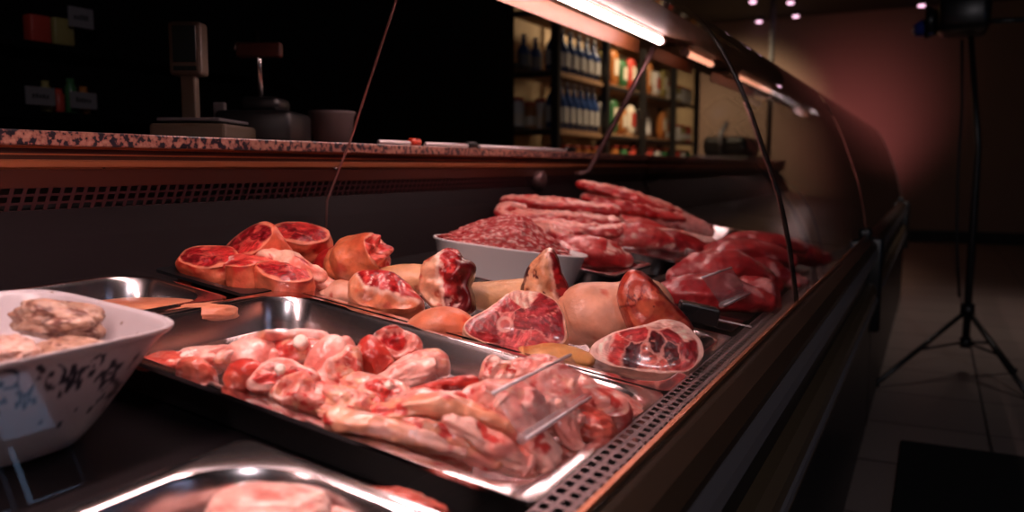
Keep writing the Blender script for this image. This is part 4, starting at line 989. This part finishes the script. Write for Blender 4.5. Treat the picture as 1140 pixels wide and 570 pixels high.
# pale rods added to stand for bright streaks reflected along the worktop edge
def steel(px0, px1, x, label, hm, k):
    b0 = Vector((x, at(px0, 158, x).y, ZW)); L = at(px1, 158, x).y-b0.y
    root = empty('streak_rod', b0, label, 'streak rod')
    build('streak_shaft', TB([(0, 0, .0055), (0, k*L, .0055)], [.0045, .005], 12), M['blade'], root)
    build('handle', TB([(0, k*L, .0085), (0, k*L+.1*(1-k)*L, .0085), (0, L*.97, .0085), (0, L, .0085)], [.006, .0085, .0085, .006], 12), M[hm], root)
steel(422, 467, -.765, 'reflected-streak rod with a red handle lying on the worktop edge', 'red', .74)
steel(474, 530, -.765, 'reflected-streak rod with a black handle, between the other two rods', 'blackplastic', .8)
steel(534, 640, -.765, 'longest reflected-streak rod, at the far end of the worktop edge', 'blackplastic', .88)
# dim deli shelf against the dark partition with price tickets
xq = -1.98
for (px, py, w, h) in ((45, 107, 34, 20), (93, 112, 32, 18), (90, 20, 30, 22)):
    p = at(px, py, xq); s = mpp(p)
    o = build('price_ticket', BX((-.003, -w*s/2, -h*s/2), (.003, w*s/2, h*s/2), .001), M['tag'], loc=p, smooth=False)
    tag(o, {45: 'white price ticket on the lower left dark shelf, nearer the left edge', 93: 'white price ticket right of the other one on the lower dark shelf', 90: 'price ticket on the upper dark shelf'}[px], 'price ticket')
    bm = bmesh.new(); rnd = random.Random(px)
    y = -w*s*.3
    for i in range(5): box(bm, (.0031, y, -h*s*.12), (.004, y+w*s*.08, h*s*(.05+.15*rnd.random()))); y += w*s*.12
    build('ticket_figures', bm, M['ink'], o, smooth=False)
for z, lab in ((at(60, 116, xq).z-.02, 'lower dark shelf on the black partition'), (at(60, 32, xq).z-.04, 'upper dark shelf on the black partition')):
    y0, y1 = .4, 1.6
    root = empty('wall_shelf', (-2.05, 1.0, z), lab, 'shelf')
    build('shelf_board', BX((0, -1.0, -.02), (.066, 1.0, 0), .002), M['darkwall'], root, smooth=False)
    for yy in (-.8, .8): build('bracket', BX((0, yy-.01, -.1), (.05, yy+.01, -.02)), M['darkwall'], root, smooth=False)
rnd = random.Random(9)
zs = at(60, 116, xq).z-.02
for i, px in enumerate((50, 64, 78, 92)):
    p = at(px, 90, -2.015); s = mpp(p); hh = (34, 26, 38, 30)[i]*s
    o = build('jar', lathe([(5*s, 0), (6*s, .003), (6*s, hh*.75), (4*s, hh*.85), (4*s, hh)], 16), M[('olive', 'redlabel', 'green', 'amber')[i]], loc=(-2.015, p.y, zs)); tag(o, ('olive', 'red', 'green', 'amber')[i]+' jar dimly seen on the lower dark shelf', 'jar')
zs = at(60, 32, xq).z-.04
for i, px in enumerate((40, 66)):
    p = at(px, 10, -2.015); s = mpp(p)
    o = build('packet', BX((-.02, -12*s, 0), (.02, 12*s, 30*s), .006), M[('redlabel', 'olive')[i]], loc=(-2.015, p.y, zs)); tag(o, ('red', 'olive')[i]+' packet dimly seen on the upper dark shelf', 'packet')

# ================================================================== lit rack of goods
XF, XBK = -2.2, -2.62
ys = [onX(px, 100, XF).y for px in (619, 674, 716, 750, 776)]
rack = empty('shelf_rack', (-2.41, (ys[0]+ys[-1])/2, 0), 'tall black metal rack full of bottles and packets on the lit wall', 'rack')
rb = rack.location
levels = [.45, .93, 1.2, 1.615, 2.05]
def rp(name, a, b, m):
    return build(name, BX(Vector(a)-rb, Vector(b)-rb, .003), M[m], rack, smooth=False)
for y in ys:
    for x in (XF, XBK): rp('upright', (x-.028, y-.028, 0), (x+.028, y+.028, 2.35), 'rackm')
for a, b in zip(ys, ys[1:]):
    for z in levels:
        rp('shelf_board', (XBK+.03, a+.03, z-.03), (XF-.03, b-.03, z), 'wood')
        rp('shelf_edge', (XF-.0299, a+.03, z-.045), (XF-.005, b-.03, z-.012), 'wood' if a == ys[0] else 'rackm')
for z in levels:
    rp('end_rail', (XBK+.03, ys[0]-.02, z-.05), (XF-.03, ys[0]+.02, z-.01), 'rackm')
# an extra low black rack to the left, its own unit
ya = onX(556, 100, -2.5).y
rack2 = empty('shelf_rack', (-2.6, (ya+ys[0])/2-.1, 0), 'small dark rack end left of the tall rack', 'rack'); r2 = rack2.location
for z in (.93, 1.2, 1.625): build('shelf_board', BX(Vector((-2.72, ya-.08, z-.03))-r2, Vector((-2.34, ys[0]-.12, z))-r2, .003), M['rackm'], rack2, smooth=False)
for y in (ya+.12, ys[0]-.16): build('upright', BX(Vector((-2.71, y-.02, 0))-r2, Vector((-2.66, y+.02, 1.63))-r2, .003), M['rackm'], rack2, smooth=False)
def bottle(x, y, z, h, r, m, capm, lm, label, grp, wide=False):
    if wide: prof = [(r, 0), (r*1.03, .005), (r*1.03, h*.78), (r*.85, h*.86), (r*.85, h*.9)]
    else: prof = [(r, 0), (r, h*.55), (r*.8, h*.66), (r*.36, h*.78), (r*.34, h*.95)]
    root = build('jar' if wide else 'bottle', lathe(prof, 16), M[m], loc=(x, y, z)); tag(root, label, 'jar' if wide else 'bottle', grp)
    rt = prof[-1][0]*1.15
    build('lid' if wide else 'cap', lathe([(rt, 0), (rt, h*.1), (rt*.8, h*.115)], 12), M[capm], root, loc=(0, 0, prof[-1][1]))
    bm = bmesh.new(); n = 16
    A = [bm.verts.new(((r*1.03+.001)*math.cos(2*PI*k/n), (r*1.03+.001)*math.sin(2*PI*k/n), h*.14)) for k in range(n)]; B = [bm.verts.new((v.co.x, v.co.y, h*.48)) for v in A]
    for k_ in range(n): bm.faces.new((A[k_], A[(k_+1) % n], B[(k_+1) % n], B[k_]))
    build('paper_label', bm, M[lm], root); return root
def packet(x, y, z, w, h, m, label, grp, lm='pale'):
    bm = blob((.04, w/2, h/2), lambda q, o: (1, 1, 1), seed=int(y*100), amp=.05, sub=3, sq=4)
    root = build('packet', bm, M[m], loc=(x, y, z+h/2)); tag(root, label, 'packet', grp)
    build('packet_label', BX((.036, -w*.3, -h*.2), (.043, w*.3, h*.25), .002), M[lm], root, smooth=False); return root
def dup(o, loc, label):
    c = o.copy(); COL.objects.link(c); c.location = loc; c['label'] = label
    for ch in o.children:
        d = ch.copy(); COL.objects.link(d); d.parent = c
    return c
a, b = ys[0]+.1, ys[1]-.1
proto = None
for i in range(7):
    y = a+(b-a)*i/6; l = 'dark blue bottle with a pale label on the middle shelf of the first rack bay'
    if proto is None: proto = bottle(-2.27, y, 1.2, .34, .052, 'bluebottle', 'capcream', 'pale', l, 'blue bottles on the middle rack shelf')
    else: dup(proto, (-2.27, y, 1.2), l)
p2 = None
for i in range(6):
    y = a+(b-a)*i/5; l = 'small blue bottle with a white band on the upper shelf of the first rack bay'
    if p2 is None: p2 = bottle(-2.27, y, 1.615, .30, .055, 'bluebottle', 'pale', 'pale', l, 'blue bottles on the upper rack shelf')
    else: dup(p2, (-2.27, y, 1.615), l)
p3 = None
for i in range(5):
    y = a+(b-a)*i/4; l = 'amber jar on the lowest visible shelf of the first rack bay'
    if p3 is None: p3 = bottle(-2.27, y, .93, .15, .055, 'amber', 'redlabel', 'pale', l, 'amber jars on the low rack shelf', True)
    else: dup(p3, (-2.27, y, .93), l)
rnd = random.Random(3)
mats_ = ['olive', 'redlabel', 'amber', 'pale', 'capcream', 'green']
for bi, (ya_, yb_) in enumerate(zip(ys[1:], ys[2:])):
    nm = ('second', 'third', 'last')[bi]
    for li, z in enumerate((.93, 1.2, 1.615)):
        lv = ('low', 'middle', 'upper')[li]; n = 4
        for i in range(n):
            y = ya_+.14+(yb_-ya_-.28)*i/(n-1); mm = mats_[(bi*5+li*3+i*2+rnd.randrange(2)) % 6]
            cn = {'olive': 'olive', 'redlabel': 'red', 'amber': 'amber', 'pale': 'pale', 'capcream': 'cream', 'green': 'green'}[mm]
            posw = ('nearest', 'second', 'third', 'farthest')[i]
            if li == 0 or (bi == 2): bottle(-2.28, y, z, .17, .06, mm, 'redlabel', 'pale', f'{cn} jar, {posw} on the {lv} shelf of the {nm} rack bay', 'goods on the rack', True)
            elif bi == 1 and li == 1 and i == 1:
                o = build('white_platter', lathe([(.05, 0), (.12, .012), (.17, .03), (.172, .034), (.12, .018), (.05, .008)], 32), M['plate'], loc=(-2.34, y+.05, z+.172), rot=(0, R_(76), 0)); tag(o, f'white oval platter propped on the {lv} shelf of the {nm} rack bay', 'platter')
            elif bi == 1 and li == 1 and i == 2: continue
            else: packet(-2.28, y, z, .17, (.26, .30, .24, .28)[i], mm, f'{cn} packet, {posw} on the {lv} shelf of the {nm} rack bay', 'goods on the rack', 'redlabel' if mm in ('pale', 'capcream') else 'capcream')
for i, px in enumerate((560, 571, 583, 597, 609)):
    y = onX(px, 110, -2.45).y; hh = (.3, .3, .22, .2, .24)[i]
    if i < 2: packet(-2.5, y, 1.2, .08, .30, 'capcream', ('left', 'right')[i]+' upright cream packet on the small dark rack end', 'goods on the small rack')
    else: bottle(-2.5, y, 1.2, hh, .05, ('pale', 'amber', 'pale')[i-2], 'redlabel', 'capcream', ('first', 'second', 'third')[i-2]+' pale jar from the left on the small dark rack end', 'goods on the small rack', True)
for i, px in enumerate((590, 603)):
    y = onX(px, 40, -2.45).y
    bottle(-2.5, y, 1.625, .25, .05, 'bluebottle', 'pale', 'greyband', ('left', 'right')[i]+' dark bottle on top of the small dark rack end', 'goods on the small rack')
# dark equipment beyond the rack, in front of the beige wall
b = Vector((-1.5, 7.4, 0)); o = empty('dark_machine', b, 'low dark machine silhouette in front of the beige wall', 'machine')
build('machine_body', BX((-.3, -.5, 0), (.3, .5, 1.02), .03), M['blackplastic'], o, smooth=False)
build('machine_top', BX((-.2, -.2, 1.02), (.2, .5, 1.2), .05), M['blackplastic'], o, smooth=False)
build('machine_arm', TB([(0, -.3, 1.02), (0, -.35, 1.2), (0, -.1, 1.32)], .025, 8), M['greyband'], o)

# ================================================================== right side: light stand, mat, ceiling spots
c = onZ(1073, 412, 0); fl = Vector((c.x, c.y, 0))
st = empty('light_stand', fl, 'black tripod light stand standing on the tiled floor at the right', 'light stand')
loc = lambda px, py, y=c.y: onY(px, py, y)-fl
colb = loc(1072, 390); 
build('column', TB([(0, 0, .12), (.002, 0, .6), (.004, 0, 1.0), loc(1081, 40)], [.017, .017, .014, .012], 12), M['blackplastic'], st)
hub = Vector((0, 0, loc(1072, 345).z))
build('hub', TB([hub+Vector((0, 0, -.03)), hub+Vector((0, 0, .03))], .03, 12), M['blackplastic'], st)
low = Vector((0, 0, .13)); build('lower_collar', TB([low+Vector((0, 0, -.025)), low+Vector((0, 0, .02))], .024, 12), M['blackplastic'], st)
for px, py in ((974, 428), (1146, 442), (1128, 412)):
    f = onZ(px, py, .012)-fl; f.z = .012
    lg = build('leg', TB([hub.lerp(f, 0), hub.lerp(f, .5)+Vector((0, 0, .0)), f], .0105, 10), M['blackplastic'], st)
    build('foot', blob((.018, .018, .012), lambda q, o: (0, 0, 0), sub=2, amp=0, fine=0), M['black'], lg, loc=f)
    build('brace', TB([low, hub.lerp(f, .55)], .006, 8), M['blackplastic'], st)
hd = loc(1075, 30)
bm = bmesh.new(); box(bm, hd+Vector((-.11, -.14, -.03)), hd+Vector((.09, .14, .12)), .03); build('lamp_head', bm, M['blackplastic'], st)
bm = bmesh.new(); tube(bm, [hd+Vector((-.16, 0, .03)), hd+Vector((-.11, 0, .03))], [.075, .055], 16); h2 = build('lamp_hood', bm, M['blackplastic'], st)
g = build('blue_filter', lathe([(.04, 0), (.055, .02), (.05, .05), (.02, .07)], 18, c=(0, 0, 0)), M['bluegel'], st, loc=loc(1030, 40)); g['label'] = 'dark blue filter'
build('side_bar', TB([hd+Vector((0, 0, .02)), hd+Vector((.3, .0, .01))], .012, 10), M['blackplastic'], st)
cb_ = [loc(1072, 45), loc(1072, 120), loc(1067, 200), loc(1066, 270), loc(1069, 330)]
o = build('power_cable', TB([p + Vector((-.004, -.02, 0)) for p in cb_], .006, 8), M['black'], st)
p0 = onZ(1003, 493, 0); bm = BX((p0.x, p0.y-1.2, .0), (p0.x+1.2, p0.y, .012), .004)
o = build('floor_mat', bm, M['mat'], smooth=False); tag(o, 'black floor mat at the lower right corner', 'mat')
for i, (px, py) in enumerate(((838, 2), (845, 24), (880, 3), (886, 18), (1026, 6))):
    p = onZ(px, py, ZC-.06); o = empty('ceiling_spot', (p.x, p.y, ZC), 'small pink glowing ceiling spot, '+('first from the left', 'lowest of the five', 'third from the left', 'fourth from the left', 'rightmost by the light stand')[i], 'ceiling lamp')
    build('spot_can', TB([(0, 0, 0), (0, 0, -.055)], .045, 14), M['greyband'], o); build('spot_glass', TB([(0, 0, -.0552), (0, 0, -.075)], [.04, .032], 14), M['spot'], o)
p = onY(860, 30, 9.6); o = build('ceiling_pole', TB([(p.x, 9.6, .0), (p.x, 9.6, ZC)], .03, 12), M['greyband']); tag(o, 'thin grey floor to ceiling pole in the dark background', 'pole')

# ================================================================== light
def lamp(name, kind, loc, energy, color, size=.2, target=None, **kw):
    l = bpy.data.lights.new(name, kind); l.energy = energy; l.color = color
    if kind == 'AREA': l.size = size
    else: l.shadow_soft_size = size
    for k_, v in kw.items(): setattr(l, k_, v)
    o = bpy.data.objects.new(name, l); o.location = loc
    if target is not None: o.rotation_euler = (Vector(target)-Vector(loc)).to_track_quat('-Z', 'Y').to_euler()
    COL.objects.link(o); return o
lamp('rack_ceiling_lamp', 'AREA', (-1.55, 6.4, 2.75), 34, (1, .74, .48), .5, (-2.4, 6.6, 1.0), spread=R_(120))
lamp('far_wall_fill', 'SPOT', (-1.9, 9.0, 2.7), 260, (1, .76, .45), .15, (-2.15, 10.9, 1.3), spot_size=R_(70), spot_blend=.9)  # unseen spot added to brighten the left part of the far wall
lamp('end_wall_glow', 'SPOT', (-.95, 9.3, .9), 60, (1, .3, .32), .15, tuple(onY(945, 140, 10.9)), spot_size=R_(75), spot_blend=1.)  # unseen spot added for the pink glow on the far wall
lamp('floor_fill', 'SPOT', (.5, 5.2, 2.75), 45, (1, .8, .72), .2, (.35, 5.0, 0), spot_size=R_(80), spot_blend=1.)  # fill spot added so the floor and counter fronts catch light
lamp('room_fill', 'SPOT', (1.5, -1.6, 2.6), 65, (.95, .85, .9), .04, (.1, 1.6, .3), spot_size=R_(100), spot_blend=1.)  # fill spot added behind the camera to brighten the counter front
wd = bpy.data.worlds.new('World'); S.world = wd; wd.use_nodes = True
bg = wd.node_tree.nodes['Background']; bg.inputs['Color'].default_value = (.42, .62, 1, 1); bg.inputs['Strength'].default_value = 1.3

# ================================================================== camera
cd = bpy.data.cameras.new('camera'); cam = bpy.data.objects.new('camera', cd); COL.objects.link(cam)
cd.sensor_width = 36; cd.sensor_fit = 'HORIZONTAL'; cd.lens = FPX/1140*36; cd.clip_start = .02
cam.location = Vector(CAM)
cam.matrix_world = Matrix.Translation(Vector(CAM)) @ Matrix([(RT[i], UP[i], -FW[i]) for i in range(3)]).to_4x4()
cd.dof.use_dof = True; cd.dof.focus_distance = 1.05; cd.dof.aperture_fstop = 4.0
S.camera = cam
vs = S.view_settings
S.display_settings.display_device = 'sRGB'; vs.view_transform = 'Standard'; vs.look = 'None'; vs.exposure = 0; vs.gamma = 1; vs.use_curve_mapping = False
